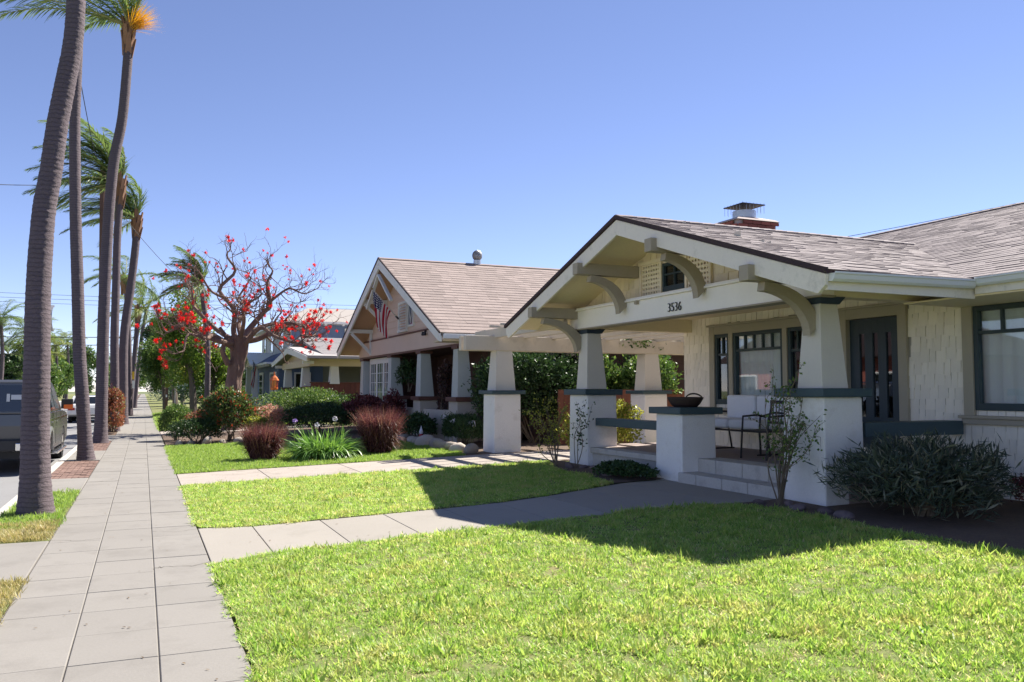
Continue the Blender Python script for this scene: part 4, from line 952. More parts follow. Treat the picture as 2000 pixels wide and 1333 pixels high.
# ------------------------------------------------------------------ fourth house (blue, two storeys)
H4 = thing('two_storey_house', 'blue two-storey house with grey-beige roof and white window trim', 'house', (8.4, 58, tz(8.4)))
wl4 = MB().box(8.5, 20, 52.0, 67, .1, 3.3).build('wall', BLUE, H4)
for k in range(14): z = .3 + k * .2; MB().add([(8.5, 51.97, z), (20, 51.97, z), (20, 52, z), (8.5, 52, z), (8.5, 51.99, z + .197), (20, 51.99, z + .197), (20, 52, z + .197), (8.5, 52, z + .197)], MB.BF).build('lap_board', BLUE, wl4); MB().add([(8.47, 52, z), (8.47, 67, z), (8.5, 67, z), (8.5, 52, z), (8.49, 52, z + .197), (8.49, 67, z + .197), (8.5, 67, z + .197), (8.5, 52, z + .197)], MB.BF).build('lap_board', BLUE, wl4)
sk = MB().frus((7.7, 21, 51.3, 67.8), 3.28, (8.9, 19.9, 52.6, 66.4), 3.95).build('skirt_roof', BLUER, H4); MB().box(7.64, 21.05, 51.24, 67.86, 3.16, 3.28).build('eave_board', WHTR, sk)
for i in range(14): MB().box(7.70, 7.9, 51.9 + i * 1.15, 52.02 + i * 1.15, 3.06, 3.16).build('rafter_tail', WHTR, sk)
up = MB().box(9.3, 19.6, 52.7, 66.0, 3.7, 5.75).build('upper_wall', BLUE, H4)
MB().box(9.23, 9.3, 52.65, 66.0, 3.7, 5.7).build('upper_front', LTGR, up)
rf4 = MB(); rf4.frus((8.5, 20.3, 51.8, 66.8), 5.82, (10.8, 18.0, 55.6, 63.0), 7.0).build('roof', GREYR, H4)
MB().box(8.48, 20.32, 51.78, 66.82, 5.70, 5.82).build('eave_board', WHTR, H4)
for i in range(10): MB().box(9.0 + i * 1.1, 9.12 + i * 1.1, 51.85, 52.1, 5.6, 5.7).build('rafter_tail', WHTR, H4)
def win4(x, y0, y1, z0, z1, face='x', m=WHTR):
    if face == 'x':
        o = MB().box(x - .05, x, y0, y0 + .12, z0, z1).box(x - .05, x, y1 - .12, y1, z0, z1).box(x - .048, x, y0 + .12, y1 - .12, z1 - .12, z1).box(x - .06, x, y0 + .12, y1 - .12, z0, z0 + .1).build('window', m, H4); MB().box(x - .02, x - .012, y0 + .12, y1 - .12, z0 + .1, z1 - .12).build('pane', GLASSF, o); MB().box(x - .035, x - .022, y0 + .12, y1 - .12, (z0 + z1) / 2 - .02, (z0 + z1) / 2 + .02).build('glazing_bar', m, o)
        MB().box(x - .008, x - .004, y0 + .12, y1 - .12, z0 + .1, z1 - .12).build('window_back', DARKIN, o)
    else:
        o = MB().box(y0, y0 + .1, x - .05, x, z0, z1).box(y1 - .1, y1, x - .05, x, z0, z1).box(y0 + .1, y1 - .1, x - .048, x, z1 - .1, z1).box(y0 + .1, y1 - .1, x - .06, x, z0, z0 + .1).build('window', m, H4); MB().box(y0 + .1, y1 - .1, x - .02, x - .012, z0 + .1, z1 - .1).build('pane', GLASSF, o); MB().box(y0 + .1, y1 - .1, x - .008, x - .004, z0 + .1, z1 - .1).build('window_back', DARKIN, o)
win4(8.46, 52.6, 55.4, 1.5, 2.75); win4(9.22, 55.0, 56.6, 4.2, 5.5); win4(9.22, 59.6, 61.2, 4.2, 5.5); win4(9.22, 63.4, 64.6, 4.2, 5.5); win4(52.68, 12.6, 13.5, 4.4, 5.5, 'y'); win4(52.68, 9.9, 10.5, 4.4, 5.5, 'y'); win4(51.95, 9.4, 10.4, 1.5, 2.7, 'y')
d4 = MB().box(8.38, 8.46, 58.5, 60.3, .5, 2.8).build('door', WHTR, H4)
for i in range(2):
    for j in range(4): MB().box(8.36, 8.375, 58.75 + i * .72, 59.35 + i * .72, .9 + j * .45, 1.28 + j * .45).build('pane', GLASSF, d4)
en = MB()
for s in (-1, 1):
    P = [(58.8 + s * 2.3, 3.3), (58.8, 4.15), (58.8, 4.0), (58.8 + s * 2.3, 3.15)]; en.prism(P if s < 0 else P[::-1], 'x', 7.3, 9)
en.build('entry_roof', WHTR, H4); MB().prism([(56.9, 3.2), (60.7, 3.2), (58.8, 3.95)], 'x', 7.5, 7.6).build('entry_gable', CREAM3, H4)
for y in (56.8, 60.4): MB().frus((7.5, 7.9, y, y + .4), .3, (7.56, 7.84, y + .06, y + .34), 3.2).build('entry_column', WHTR, H4)
H4.location.x -= 1.05
flag((6.9, 57.3, 2.95), (6.35, 55.6, 3.5), 1.2, 1.7, 'striped flag hanging before the blue house door', (-.05, .18, 0))
# far house with terracotta roof, mostly behind trees
H5 = thing('far_house', 'far house with terracotta tile roof half hidden behind trees', 'house', (9, 104, .24))
MB().box(8.3, 13, 100, 110, .1, 4.6).build('wall', mat('pink_stucco', (.5, .31, .24), .8), H5)
t5 = MB().frus((7.6, 13.7, 99.2, 110.8), 4.6, (9.8, 11.5, 102.5, 107.5), 6.0).build('roof', TERRA, H5)
for i in range(18): y = 99.6 + i * .6; MB().beam((7.7, y, 4.68), (9.6, max(102.5, min(107.5, y)), 5.9), .22, .12).build('tile_row', TERRA, t5)
for y in (101.5, 104.5, 107.5): o = MB().box(8.25, 8.3, y, y + 1.2, 2.6, 4.0).build('window', WHTR, H5); MB().box(8.23, 8.245, y + .1, y + 1.1, 2.7, 3.9).build('pane', GLASSF, o)

# ------------------------------------------------------------------ palms
WIND = np.array([-.92, .30, 0.])
def frond_mesh(L, elev, az, droop, wind, m, seed, nl=66, ll=.62):
    r_ = np.random.default_rng(seed); n = 14
    d = np.array([math.cos(az) * math.cos(elev), math.sin(az) * math.cos(elev), math.sin(elev)]); p = np.zeros(3); pts = [p.copy()]; ds = [d.copy()]
    for i in range(n):
        p = p + d * L / n; t = (i + 1) / n
        d = d + np.array([0, 0, -1.]) * droop / n * (.4 + 1.2 * t) + WIND * wind / n * (.3 + 1.4 * t); d /= np.linalg.norm(d); pts.append(p.copy()); ds.append(d.copy())
    mb = MB(); mb.tube(pts, list(np.linspace(.035, .006, n + 1)), 5)
    V0 = np.array(mb.v); F0 = list(mb.f)
    ts = np.linspace(.10, .995, nl); P = []; D = []; Ln = []
    for k, t in enumerate(ts):
        f = t * n; i = min(int(f), n - 1); a = f - i; q = pts[i] * (1 - a) + pts[i + 1] * a; dd = ds[i] * (1 - a) + ds[i + 1] * a
        sd = np.cross(dd, [0, 0, 1.]); sd = sd / max(np.linalg.norm(sd), 1e-6); up = np.cross(sd, dd)
        for s in (-1, 1):
            P.append(q); D.append(sd * s * .9 + dd * (.55 + .5 * t) + up * r_.uniform(-.15, .45) + WIND * wind * .35 + r_.normal(0, .08, 3)); Ln.append(ll * (math.sin(math.pi * (t * .86 + .1)) ** .7) * r_.uniform(.85, 1.15))
    V1, F1 = straps_vf(np.array(P), np.array(D), np.array(Ln), .042, 1.1, 3, wind=WIND * wind * .7, rr=r_)
    V = np.concatenate([V0, V1]); F = F0 + [tuple(f + len(V0)) for f in F1]
    mi = [1] * len(F0) + [0] * len(F1)
    return raw_mesh('frond', V, F, [m, RACH], False, mi)
def palm(label, path, r0, r1, crown=None, fronds=(), ring=.11, nring=None, seg=22, flower=None, boots=True, m=FROND, group='palms along the parkway', flare=.35, ll=.62, name='palm_tree', amp=.02):
    base = path[0]; t = thing(name, label, 'palm tree', base, group)
    n = max(20, int(abs(path[-1][2] - path[0][2]) / (ring / 3))); n = min(n, 420)
    pts = bez(path, n); zz = np.array([p[2] for p in pts]); h = zz - zz[0]; H = h[-1]
    rad = []
    for i in range(n):
        f = h[i] / max(H, .1); r = r0 + (r1 - r0) * f ** .8
        r *= 1 + flare * math.exp(-h[i] / .28)
        ph = ((h[i] + .05 * math.sin(h[i] * 3.1) + .03 * math.sin(h[i] * 7.7)) / ring) % 1.0; r *= 1 + amp * (1 - 2 * ph) + rng.normal(0, .004)
        rad.append(r)
    V, F = tube_vf(pts, rad, seg)
    V = np.array([tuple(v) for v in V]); V[:, :2] += rng.normal(0, r0 * .012, (len(V), 2))
    mobj('trunk', V, F, BARKP, t, True)
    if crown is not None:
        top = np.array(pts[-1]); O = np.array(base)
        if boots:
            bm_ = raw_mesh('leaf_base', *(lambda q: (q.v, q.f))(MB().add([(-.10, 0, 0), (.10, 0, 0), (.05, .10, .5), (-.05, .10, .5), (-.09, -.04, 0), (.09, -.04, 0), (.04, .05, .5), (-.04, .05, .5)], [(0, 1, 2, 3), (7, 6, 5, 4), (0, 4, 5, 1), (1, 5, 6, 2), (2, 6, 7, 3), (3, 7, 4, 0)])), BOOT)
            for k in range(16):
                a = k * 2.399; z = -1.05 + .055 * k
                place('leaf_base', bm_, t, top - O + np.array([math.cos(a) * r1 * .95, math.sin(a) * r1 * .95, z]), (0, 0, a - math.pi / 2), (r1 / .14, r1 / .14, 1.25))
        for k, (L, el, az, dr, wi) in enumerate(fronds):
            place('frond', frond_mesh(L, R(el), R(az), dr, wi, m, 100 + k + int(base[1]), ll=ll), t, top - O + np.array([0, 0, -.05]))
        if flower:
            fx = np.array(flower); nn = 260; r_ = np.random.default_rng(3)
            A = r_.normal(0, .05, (nn, 3)); D = unit(fx / np.linalg.norm(fx) + r_.normal(0, .28, (nn, 3)))
            V, F = straps_vf(A, D, np.linalg.norm(fx) * r_.uniform(.75, 1.2, nn), .018, .5, 4, rr=r_); o = mobj('blossom', V, F, SPAD, t, local=True); o.location = top - O + np.array([.05, -.05, -.15])
            MB().tube([(0, 0, -.3), tuple(fx * .35)], [.03, .02]).build('blossom_stalk', RACH, t, local=True).location = top - O
    return t
def wind_fronds(n, L, seed):
    r_ = np.random.default_rng(seed); out = []
    for k in range(n):
        az = r_.normal(178, 42); el = r_.uniform(-15, 80)
        out.append((L * r_.uniform(.8, 1.15), el, az, r_.uniform(.7, 1.2), r_.uniform(.5, 1.0)))
    for k in range(5): out.append((L * .75, r_.uniform(68, 84), r_.uniform(0, 360), .7, r_.uniform(1.0, 1.5)))
    return out
def ring_fronds(n, L, e0, e1, dr, wi, seed, az0=0):
    r_ = np.random.default_rng(seed); out = []
    for k in range(n):
        out.append((L * r_.uniform(.85, 1.15), r_.uniform(e0, e1), az0 + k * 360 / n + r_.uniform(-14, 14), dr * r_.uniform(.8, 1.3), wi * r_.uniform(.8, 1.3)))
    return out
palm('thick grey palm trunk leaning over, nearest the camera on the grass strip',
     [(-1.24, 12.52, -.02), (-1.27, 12.52, 1.02), (-1.28, 12.52, 1.89), (-1.29, 12.52, 2.96), (-1.26, 12.52, 3.91), (-1.19, 12.52, 4.5), (-1.14, 12.52, 5.08), (-1.06, 12.52, 5.68), (-.98, 12.52, 6.28), (-.96, 12.52, 6.88), (-.97, 12.52, 7.95), (-1.0, 12.52, 9.8), (-1.0, 12.52, 11.6)], .182, .082, True, ring_fronds(14, 3.2, 5, 75, 1.1, 1.0, 1), flare=.32, seg=28, ring=.085, amp=.014)
palm('slim straight palm trunk in the first brick tree well',
     [(-1.18, 21.9, -.02), (-1.28, 21.9, 1.27), (-1.38, 21.9, 2.44), (-1.46, 21.9, 4.02), (-1.55, 21.9, 5.7), (-1.62, 21.9, 7.74), (-1.62, 21.9, 8.87), (-1.6, 21.9, 10.85), (-1.58, 21.9, 13.4)], .152, .10, True, ring_fronds(12, 3.2, 5, 75, 1.1, 1.0, 2), flare=.4, amp=.014)
palm('tall palm with brown crown base and yellow blossom against the sky',
     [(-1.17, 28.8, -.02), (-1.17, 28.8, 1.16), (-1.18, 28.8, 3.24), (-1.17, 28.8, 4.82), (-1.12, 28.8, 7.07), (-1.01, 28.8, 8.79), (-.81, 28.8, 10.19), (-.71, 28.8, 11.94), (-.69, 28.8, 12.57), (-.70, 28.8, 13.2)], .185, .14, True,
     [(4.2, 20, 165, .9, .5), (4.4, 32, 178, .8, .6), (4.0, 12, 200, .8, .5), (4.2, 48, 150, .9, 1.0), (3.8, 55, 195, 1.0, 1.0), (3.4, 66, 90, .9, 1.3), (3.2, 70, 20, .7, 1.3), (3.2, 60, 320, .9, 1.4), (3.3, 68, 270, .9, 1.3), (2.9, 40, 250, 1.0, 1.0), (3.0, 35, 110, 1.0, 1.0), (2.7, 76, 60, .6, .9)],
     flower=(.62, -.25, .62), flare=.35, amp=.014, ll=.75)
palm('palm with windblown crown behind the red hedge',
     [(-1.01, 36.6, -.02), (-1.04, 36.6, 1.75), (-1.09, 36.6, 3.7), (-1.09, 36.6, 5.7), (-1.09, 36.6, 7.75), (-1.03, 36.6, 9.5), (-1.02, 36.6, 9.9)], .175, .135, True,
     wind_fronds(20, 3.4, 61), ll=.8, amp=.014)
palm('palm with brown crown base leaning beside the utility pole',
     [(-.86, 44, -.02), (-.86, 44, .95), (-.9, 44, 4.13), (-.67, 44, 6.57), (-.51, 44, 8.49), (-.49, 44, 9.31), (-.48, 44, 9.9)], .22, .17, True,
     wind_fronds(17, 3.1, 62), ll=.75, amp=.014)
far_palms = [('sixth palm of the row, slim and bent left near the traffic sign', [(-.76, 58, 0), (-.87, 58, 3.7), (-1.05, 58, 7.0), (-1.27, 58, 8.6)], 12, .18), ('seventh palm of the row, behind the traffic sign', [(-.9, 68, 0), (-.6, 68, 5), (-.5, 68, 7.6)], 11, .2),
             ('eighth palm of the row, thin, far down the pavement', [(-.7, 84, 0), (-.3, 84, 6), (.1, 84, 9)], 11, .19), ('ninth palm of the row, farthest and yellowish', [(-1.0, 104, 0), (-.9, 104, 6), (-.7, 104, 8.5)], 11, .2),
             ('palm with drooping crown behind the coral tree', [(3.1, 47, .2), (3.05, 47, 4), (2.75, 47, 6.6), (2.7, 47, 7.2)], 14, .16)]
for k, (lb, pth, nf, r) in enumerate(far_palms):
    palm(lb, pth, r, r * .8, True, wind_fronds(16, 2.5, 24) if k == 4 else ring_fronds(nf, 3.0, -15, 75, 1.2, .8, 20 + k), seg=10, ring=.16, m=FRONDY if k in (1, 3) else FROND, ll=.7, boots=k < 2)
ac = [('palm across the street with a drooping crown right of the nearest trunk', (-12.6, 112), 8.6, 0), ('short feathery palm across the street', (-12.4, 128), 6.4, 1), ('palm across the street left of the nearest trunk', (-14.6, 108), 9.6, 0), ('yellowish palm across the street with hanging skirt', (-12.2, 120), 8.0, 1),
      ('bushy palm across the street just above the vehicle roof', (-14.8, 116), 6.0, 0), ('palm across the street near the far cars', (-12.3, 145), 8.4, 1), ('slender palm across the street at the far corner', (-12.6, 170), 10.5, 0)]
for k, (lb, (x, y), h, c) in enumerate(ac):
    palm(lb, [(x, y, 0), (x + .2, y, h * .5), (x - .1, y, h)], .22, .18, True, ring_fronds(18, 3.6, -35, 75, 1.4, .5, 40 + k), seg=8, ring=.2, m=FRONDY if c else FROND, group='palms across the street', ll=1.0, boots=False)

# ------------------------------------------------------------------ utility pole and wires
UPO = thing('utility_pole', 'brown wooden utility pole among the palms', 'utility pole', (-1.75, 42, 0))
MB().tube([(-1.68, 42, -.1), (-1.93, 42, 11.84)], [.17, .12], 12).build('pole', POLEW, UPO)
MB().box(-3.0, -.86, 41.94, 42.06, 11.1, 11.22).build('crossarm', POLEW, UPO)
for x in (-2.9, -2.3, -1.5, -.95): MB().lathe([(.03, 0), (.05, .05), (.02, .12)], (x, 42, 11.22), 8).build('insulator', PLAST, UPO)
def wire(label, a, b, sag, r=.012, n=24):
    a, b = np.array(a, float), np.array(b, float); pts = [a + (b - a) * t + np.array([0, 0, -4 * sag * t * (1 - t)]) for t in np.linspace(0, 1, n)]
    V, F = tube_vf(pts, r, 5); o = mobj('overhead_wire', V, F, CABLE); meta(o, label, 'wire', 'overhead wires')
wire('thin wire running down past the nearest palm crown to the pole', (-1.5, 8, 10.2), (-1.95, 42, 11.2), .9)
wire('thin wire drooping from the pole towards the coral tree', (-1.8, 42, 10.6), (7.0, 41, 3.4), 1.3)
for k, (z, nm) in enumerate(((9.9, 'topmost'), (9.55, 'middle'), (9.2, 'lowest'))): wire(f'{nm} of the three faint wires above the blue house', (-40, 76, z - .3), (45, 76, z), .5, .014)
for k, (z, nm) in enumerate(((6.55, 'upper'), (5.8, 'middle'), (4.95, 'lower'))): wire(f'{nm} dark cable crossing the street at far left', (-30, 90, z), (-.6, 90, z + .25), .15, .035)
wire('faint wire rising above the roof at far right', (26, 31, 8.0), (60, 27, 16), .3, .014)
wire('slanting wire left of the nearest palm', (-9, 30, 8.2), (-1.9, 42, 11.1), .4, .014)

# ------------------------------------------------------------------ shrubs and trees
def bush(name, label, cat, c, rad, nleaf, ln, wd, m, seed, lump=.25, stems=7, stem_mat=TWIG, flat=0., droop=0., upb=.3, group=None, r0=.45, bottom=0.0, sq=1.):
    r_ = np.random.default_rng(seed); t = thing(name, label, cat, c, group); c = np.array(c, float); rad = np.array(rad, float)
    d = sphere_dirs(nleaf, r_); d[:, 2] = np.where(d[:, 2] < -.45, -d[:, 2], d[:, 2])
    d = np.sign(d) * np.abs(d) ** sq
    ph = r_.uniform(0, 6.28, 6); k = r_.normal(0, 2.6, (6, 3))
    l_ = sum(np.sin(d @ k[i] + ph[i]) for i in range(6)) / 6
    rr_ = (r0 + (1 - r0) * r_.random(nleaf) ** .45) * (1 + lump * 1.6 * l_) * (1 + r_.normal(0, .05, nleaf))
    P = np.array([0, 0, rad[2] * (1 - flat) * .92 + bottom]) + d * rr_[:, None] * rad; P[:, 2] = np.maximum(P[:, 2], .03 + .1 * r_.random(nleaf))
    T = unit(d * .7 + r_.normal(0, .7, (nleaf, 3)) + np.array([0, 0, upb - droop])); N = unit(d + r_.normal(0, .6, (nleaf, 3)))
    ns = max(14, nleaf // 110); ds_ = sphere_dirs(ns, r_); ds_[:, 2] = np.abs(ds_[:, 2]) * 1.2 + .1; ds_ = unit(ds_); pr = max(6, nleaf // (ns * 7))
    k_ = r_.integers(0, ns, ns * pr); tt = r_.uniform(.75, 1.0, ns * pr) + r_.random(ns)[k_] * .30 * r_.random(ns * pr)
    P2 = np.array([0, 0, rad[2] * (1 - flat) * .92 + bottom]) + ds_[k_] * tt[:, None] * rad + r_.normal(0, ln * .35, (ns * pr, 3)); P2[:, 2] = np.maximum(P2[:, 2], .04)
    P = np.concatenate([P, P2]); T = np.concatenate([T, unit(ds_[k_] + r_.normal(0, .5, (ns * pr, 3)))]); N = np.concatenate([N, sphere_dirs(ns * pr, r_)]); nleaf = len(P)
    V, F = leaves_vf(P + c, T, N, ln * r_.uniform(.7, 1.35, nleaf), wd * r_.uniform(.7, 1.3, nleaf))
    mobj('foliage', V, F, m, t)
    sb = MB()
    for i in range(stems):
        a = r_.uniform(0, 6.28); e = np.array([math.cos(a) * rad[0] * .6, math.sin(a) * rad[1] * .6, rad[2] * 1.3 + bottom]) * r_.uniform(.6, 1); e0 = np.array([r_.normal(0, .05), r_.normal(0, .05), 0])
        sb.tube([c + e0, c + e0 + e * .5 + r_.normal(0, .04, 3), c + e0 + e], [.022, .014, .006], 5)
    if stems: sb.build('stem', stem_mat, t)
    return t
bush('round_shrub', 'clipped round green shrub beside the pavement', 'shrub', (.98, 28.9, .01), (.56, .6, .58), 6500, .055, .028, L_GRN, 1, .1)
bush('low_shrub', 'low spreading dark green shrub behind the edging rocks', 'shrub', (1.45, 26.6, .02), (.75, .55, .38), 5000, .055, .028, L_DRK, 2, .2)
bush('red_tip_shrub', 'large glossy shrub with reddish leaf tips under the coral tree', 'shrub', (2.42, 27.0, .05), (.88, .8, .80), 6500, .10, .048, L_RED, 3, .2)
bush('small_red_shrub', 'small shrub with red tips between two green shrubs', 'shrub', (1.75, 27.9, .04), (.5, .5, .5), 2200, .08, .04, L_HEDR, 4, .3)
bush('yellow_shrub', 'yellow-green bush peeping out right of the red-tip shrub', 'shrub', (3.15, 26.2, .06), (.35, .35, .38), 1200, .08, .05, L_YEL, 5, .3)
bush('juniper', 'spreading feathery juniper before the blue house', 'shrub', (6.4, 34.5, .2), (2.0, 1.6, .72), 9000, .12, .03, L_GRN, 6, .35, upb=.5)
bush('dark_hedge', 'dark shaded hedge beneath the brown boarded porch', 'hedge', (7.6, 34.6, .22), (1.5, 1.8, .60), 7000, .08, .04, L_DRK, 7, .2, sq=.7)
bush('dark_hedge', 'dark hedge left of the salmon bungalow porch', 'hedge', (5.5, 28.3, .16), (1.5, 1.4, .52), 8000, .075, .035, L_DRK, 8, .15)
bush('pink_flower_shrub', 'pale pink flowering shrub behind the first red grass', 'shrub', (3.6, 27.8, .1), (.7, .6, .5), 3000, .07, .04, leafmat('pink_leaf', (.45, .22, .18), (.62, .45, .30), (.1, .16, .05)), 9, .35)
bush('purple_shrub', 'purple-leaved shrub before the white French window', 'shrub', (6.8, 28.0, .2), (.7, 1.3, .65), 4500, .09, .05, L_PUR, 10, .35)
bush('purple_shrub', 'purple-leaved shrub beside the third porch column', 'shrub', (7.1, 25.8, .21), (.45, .7, .62), 2600, .09, .05, L_PUR, 11, .4)
bush('fern_shrub', 'dark leafy shrub between the porch piers of the salmon bungalow', 'shrub', (7.15, 23.0, .21), (.5, 1.0, .38), 3800, .10, .035, L_DRK, 12, .3)
bush('climber', 'purple-leaved climber rising between the porch columns', 'climber', (7.95, 22.9, .6), (.22, .35, .95), 1500, .09, .05, leafmat('dusky_leaf', (.045, .035, .03), (.12, .06, .05)), 13, .4)
bush('hanging_fern', 'dark fern hanging beside the porch column', 'fern', (8.05, 26.9, 1.55), (.35, .5, .55), 1500, .12, .03, L_DRK, 14, .4, stems=3)
bush('dark_shrub', 'dark grassy shrub at the foot of the corner pier', 'shrub', (7.45, 20.1, .21), (.55, .9, .42), 4500, .14, .02, L_DRK, 15, .2, upb=.9)
bush('side_shrub', 'tall dense shrub behind the pergola with sunlit leaf tips', 'shrub', (9.3, 19.9, .2), (1.75, .75, 1.28), 16000, .09, .045, L_DRK, 16, .2)
bush('sunlit_shrub', 'bright leafy branches right of the back pergola column', 'shrub', (12.6, 19.6, .2), (1.0, .8, 1.3), 6000, .10, .05, L_GRN, 17, .3)
bush('side_shrub', 'dark shrub left of the back pergola column', 'shrub', (11.2, 20.0, .2), (.9, .6, 1.2), 7000, .10, .05, L_GRN, 18, .3)
bush('vine', 'leafy vine trailing over the back end of the pergola', 'vine', (11.5, 17.75, 2.55), (.95, .30, .20), 2400, .08, .045, L_GRN, 19, .5, stems=4, bottom=-.05)
bush('low_ground_cover', 'low dark plant between the porch piers', 'plant', (7.15, 11.75, .2), (.36, .66, .12), 2300, .06, .035, L_DRK, 20, .3, stems=3)
bush('red_shrub', 'small reddish shrub at the house wall, far right', 'shrub', (9.5, 6.35, .24), (.4, .5, .22), 1300, .05, .03, L_PUR, 21, .4)
bush('red_hedge', 'reddish-leaved hedge on the parkway strip', 'hedge', (-1.08, 36.2, .0), (.40, 1.9, .84), 12000, .10, .05, L_HEDR, 22, .12, r0=.6, sq=.62)
# leafy thin shrub beside the left porch pier
def twiggy(name, label, c, h, spread, nst, m, seed, leaves=30, ln=.05, wd=.03, r=.012, lean=(0, 0), sub=4):
    r_ = np.random.default_rng(seed); t = thing(name, label, 'shrub', c); c = np.array(c, float); sb = MB(); LP = []; LD = []
    for i in range(nst):
        a = r_.uniform(0, 6.28); tip = np.array([math.cos(a) * spread * r_.uniform(.3, 1) + lean[0], math.sin(a) * spread * r_.uniform(.3, 1) + lean[1], h * r_.uniform(.6, 1.05)])
        p = bez([c + r_.normal(0, .03, 3) * [1, 1, 0], c + tip * [.3, .3, .45] + r_.normal(0, .05, 3), c + tip * [.65, .65, .75] + r_.normal(0, .06, 3), c + tip], 14); sb.tube(p, list(np.linspace(r, r * .25, 14)), 5)
        for s in range(sub):
            k = r_.integers(4, 13); q = p[k]; dv = unit(r_.normal(0, 1, 3) + np.array([0, 0, .7])); e = q + dv * r_.uniform(.12, .32) * h * .7; m_ = (q + e) / 2 + r_.normal(0, .03, 3)
            sb.tube([q, m_, e], [r * .4, r * .3, r * .15], 4)
            for u in np.linspace(.3, 1, 6): LP.append(q + (e - q) * u + r_.normal(0, .02, 3)); LD.append(r_.normal(0, 1, 3))
        for k in range(leaves): j = r_.integers(4, 14); LP.append(p[j] + r_.normal(0, .045, 3)); LD.append(r_.normal(0, 1, 3))
    sb.build('stem', TWIG, t); LP = np.array(LP); LD = np.array(LD); n = len(LP)
    V, F = leaves_vf(LP, unit(LD), unit(r_.normal(0, 1, (n, 3)) + np.array([0, 0, .8])), ln * r_.uniform(.6, 1.3, n), wd * r_.uniform(.7, 1.2, n)); mobj('foliage', V, F, m, t); return t
twiggy('leafy_shrub', 'thin yellow-green shrub left of the left porch pier', (6.98, 13.95, .2), 1.25, .50, 10, L_YEL, 31, 42, .055, .03, .010, (-.12, .15))
twiggy('leafy_shrub', 'sparse dark-leaved sprigs before the left porch pier', (7.2, 13.55, .2), 1.35, .28, 3, L_DRK, 32, 24, .06, .035, .009, (.1, -.12))
bush('side_yard_shrub', 'sunlit yellow-green bush in the side yard behind the thin shrub', 'shrub', (8.4, 14.62, .22), (.85, .30, .62), 3200, .07, .04, L_YEL, 33, .3)
twiggy('rose_bush', 'straggly leggy rose bush before the near porch pier', (7.12, 8.14, .2), 1.55, .42, 14, L_GRN, 34, 14, .05, .032, .010, (.16, -.1), 6)
# big grey-green shrub at right
t = bush('sage_shrub', 'large dark sprawling shrub with long narrow leaves at right', 'shrub', (7.95, 6.75, .22), (.95, .78, .48), 3600, .15, .020, L_GREY, 35, .42, stems=12, upb=.4, flat=.28)
r_ = np.random.default_rng(77); n = 1100; a = r_.uniform(0, 6.28, n); el = r_.uniform(.3, 1.35, n); D = np.stack([np.cos(a) * np.cos(el), np.sin(a) * np.cos(el), np.sin(el)], 1)
B = np.array([7.95, 6.75, .25]) + D * np.array([.62, .5, .42]) * r_.uniform(.5, 1.1, (n, 1)); V, F = straps_vf(B, D + np.array([0, 0, .25]), r_.uniform(.22, .48, n), .018, r_.uniform(.6, 1.8, n), 4, rr=r_); mobj('foliage', V, F, L_GREY, t)
n = 60; a = r_.uniform(0, 6.28, n); D = np.stack([np.cos(a), np.sin(a), r_.uniform(1.0, 3.2, n)], 1); B = np.array([7.95, 6.75, .45]) + r_.normal(0, .28, (n, 3)) * [1.3, 1, .5]; V, F = straps_vf(B, D, r_.uniform(.35, .62, n), .011, r_.uniform(.3, 1.5, n), 5, rr=r_); mobj('dry_stalk', V, F, leafmat('dry_stalk', (.36, .33, .2), (.55, .48, .32)), t)
# ornamental grasses and agapanthus
def fountain(name, label, c, n, h, m, spread, wd, droop, seed, cat='ornamental grass', base=.18):
    r_ = np.random.default_rng(seed); t = thing(name, label, cat, c); c = np.array(c, float); a = r_.uniform(0, 6.28, n); rb = base * np.sqrt(r_.random(n)); B = c + np.stack([rb * np.cos(a), rb * np.sin(a), np.zeros(n)], 1)
    k = spread * r_.random(n) ** .7; a2 = a + r_.normal(0, .5, n); D = np.stack([np.cos(a2) * k, np.sin(a2) * k, np.ones(n)], 1)
    V, F = straps_vf(B, D, h * r_.uniform(.6, 1.2, n), wd, droop * r_.uniform(.5, 1.5, n), 6, rr=r_); mobj('blades', V, F, m, t); return t
def mound(label, c, h, rb, seed):
    t = fountain('red_fountain_grass', label, c, 1900, h, G_RED, .35, .012, .9, seed, base=rb)
    r_ = np.random.default_rng(seed + 5); n = 2400; a = r_.uniform(0, 6.28, n); q = rb * 1.15 * np.sqrt(r_.random(n)); zz_ = h * r_.uniform(.1, .72, n)
    B = np.array(c) + np.stack([q * np.cos(a), q * np.sin(a), zz_], 1); D = np.stack([np.cos(a) * .7, np.sin(a) * .7, np.full(n, 1.)], 1) + r_.normal(0, .4, (n, 3))
    V, F = straps_vf(B, D, h * r_.uniform(.22, .5, n), .013, r_.uniform(.8, 3.0, n), 5, rr=r_); mobj('blades', V, F, G_RED, t)
mound('shorter red fountain grass clump on the lawn, left of the agapanthus', (2.48, 19.45, .06), .76, .28, 41)
mound('taller red fountain grass clump right of the agapanthus', (5.05, 19.2, .14), .98, .27, 42)
ag = fountain('agapanthus', 'broad green agapanthus clump on the lawn', (3.68, 18.85, .1), 820, .70, G_AGA, .95, .044, 2.1, 43, 'plant', .46)
for k, (dx, dy, hh) in enumerate(((-.62, .1, .82), (.28, .2, .86), (-.1, .3, .72))):
    s = MB().tube([(3.68 + dx, 18.85 + dy, .2), (3.70 + dx, 18.85 + dy, .1 + hh)], .008, 5).build('flower_stalk', RACH, ag)
    P = np.array([3.70 + dx, 18.85 + dy, .1 + hh]) + sphere_dirs(40) * .05; V, F = leaves_vf(P, sphere_dirs(40), sphere_dirs(40), .05, .02); mobj('flower_head', V, F, PETV if k == 0 else PETW, s)
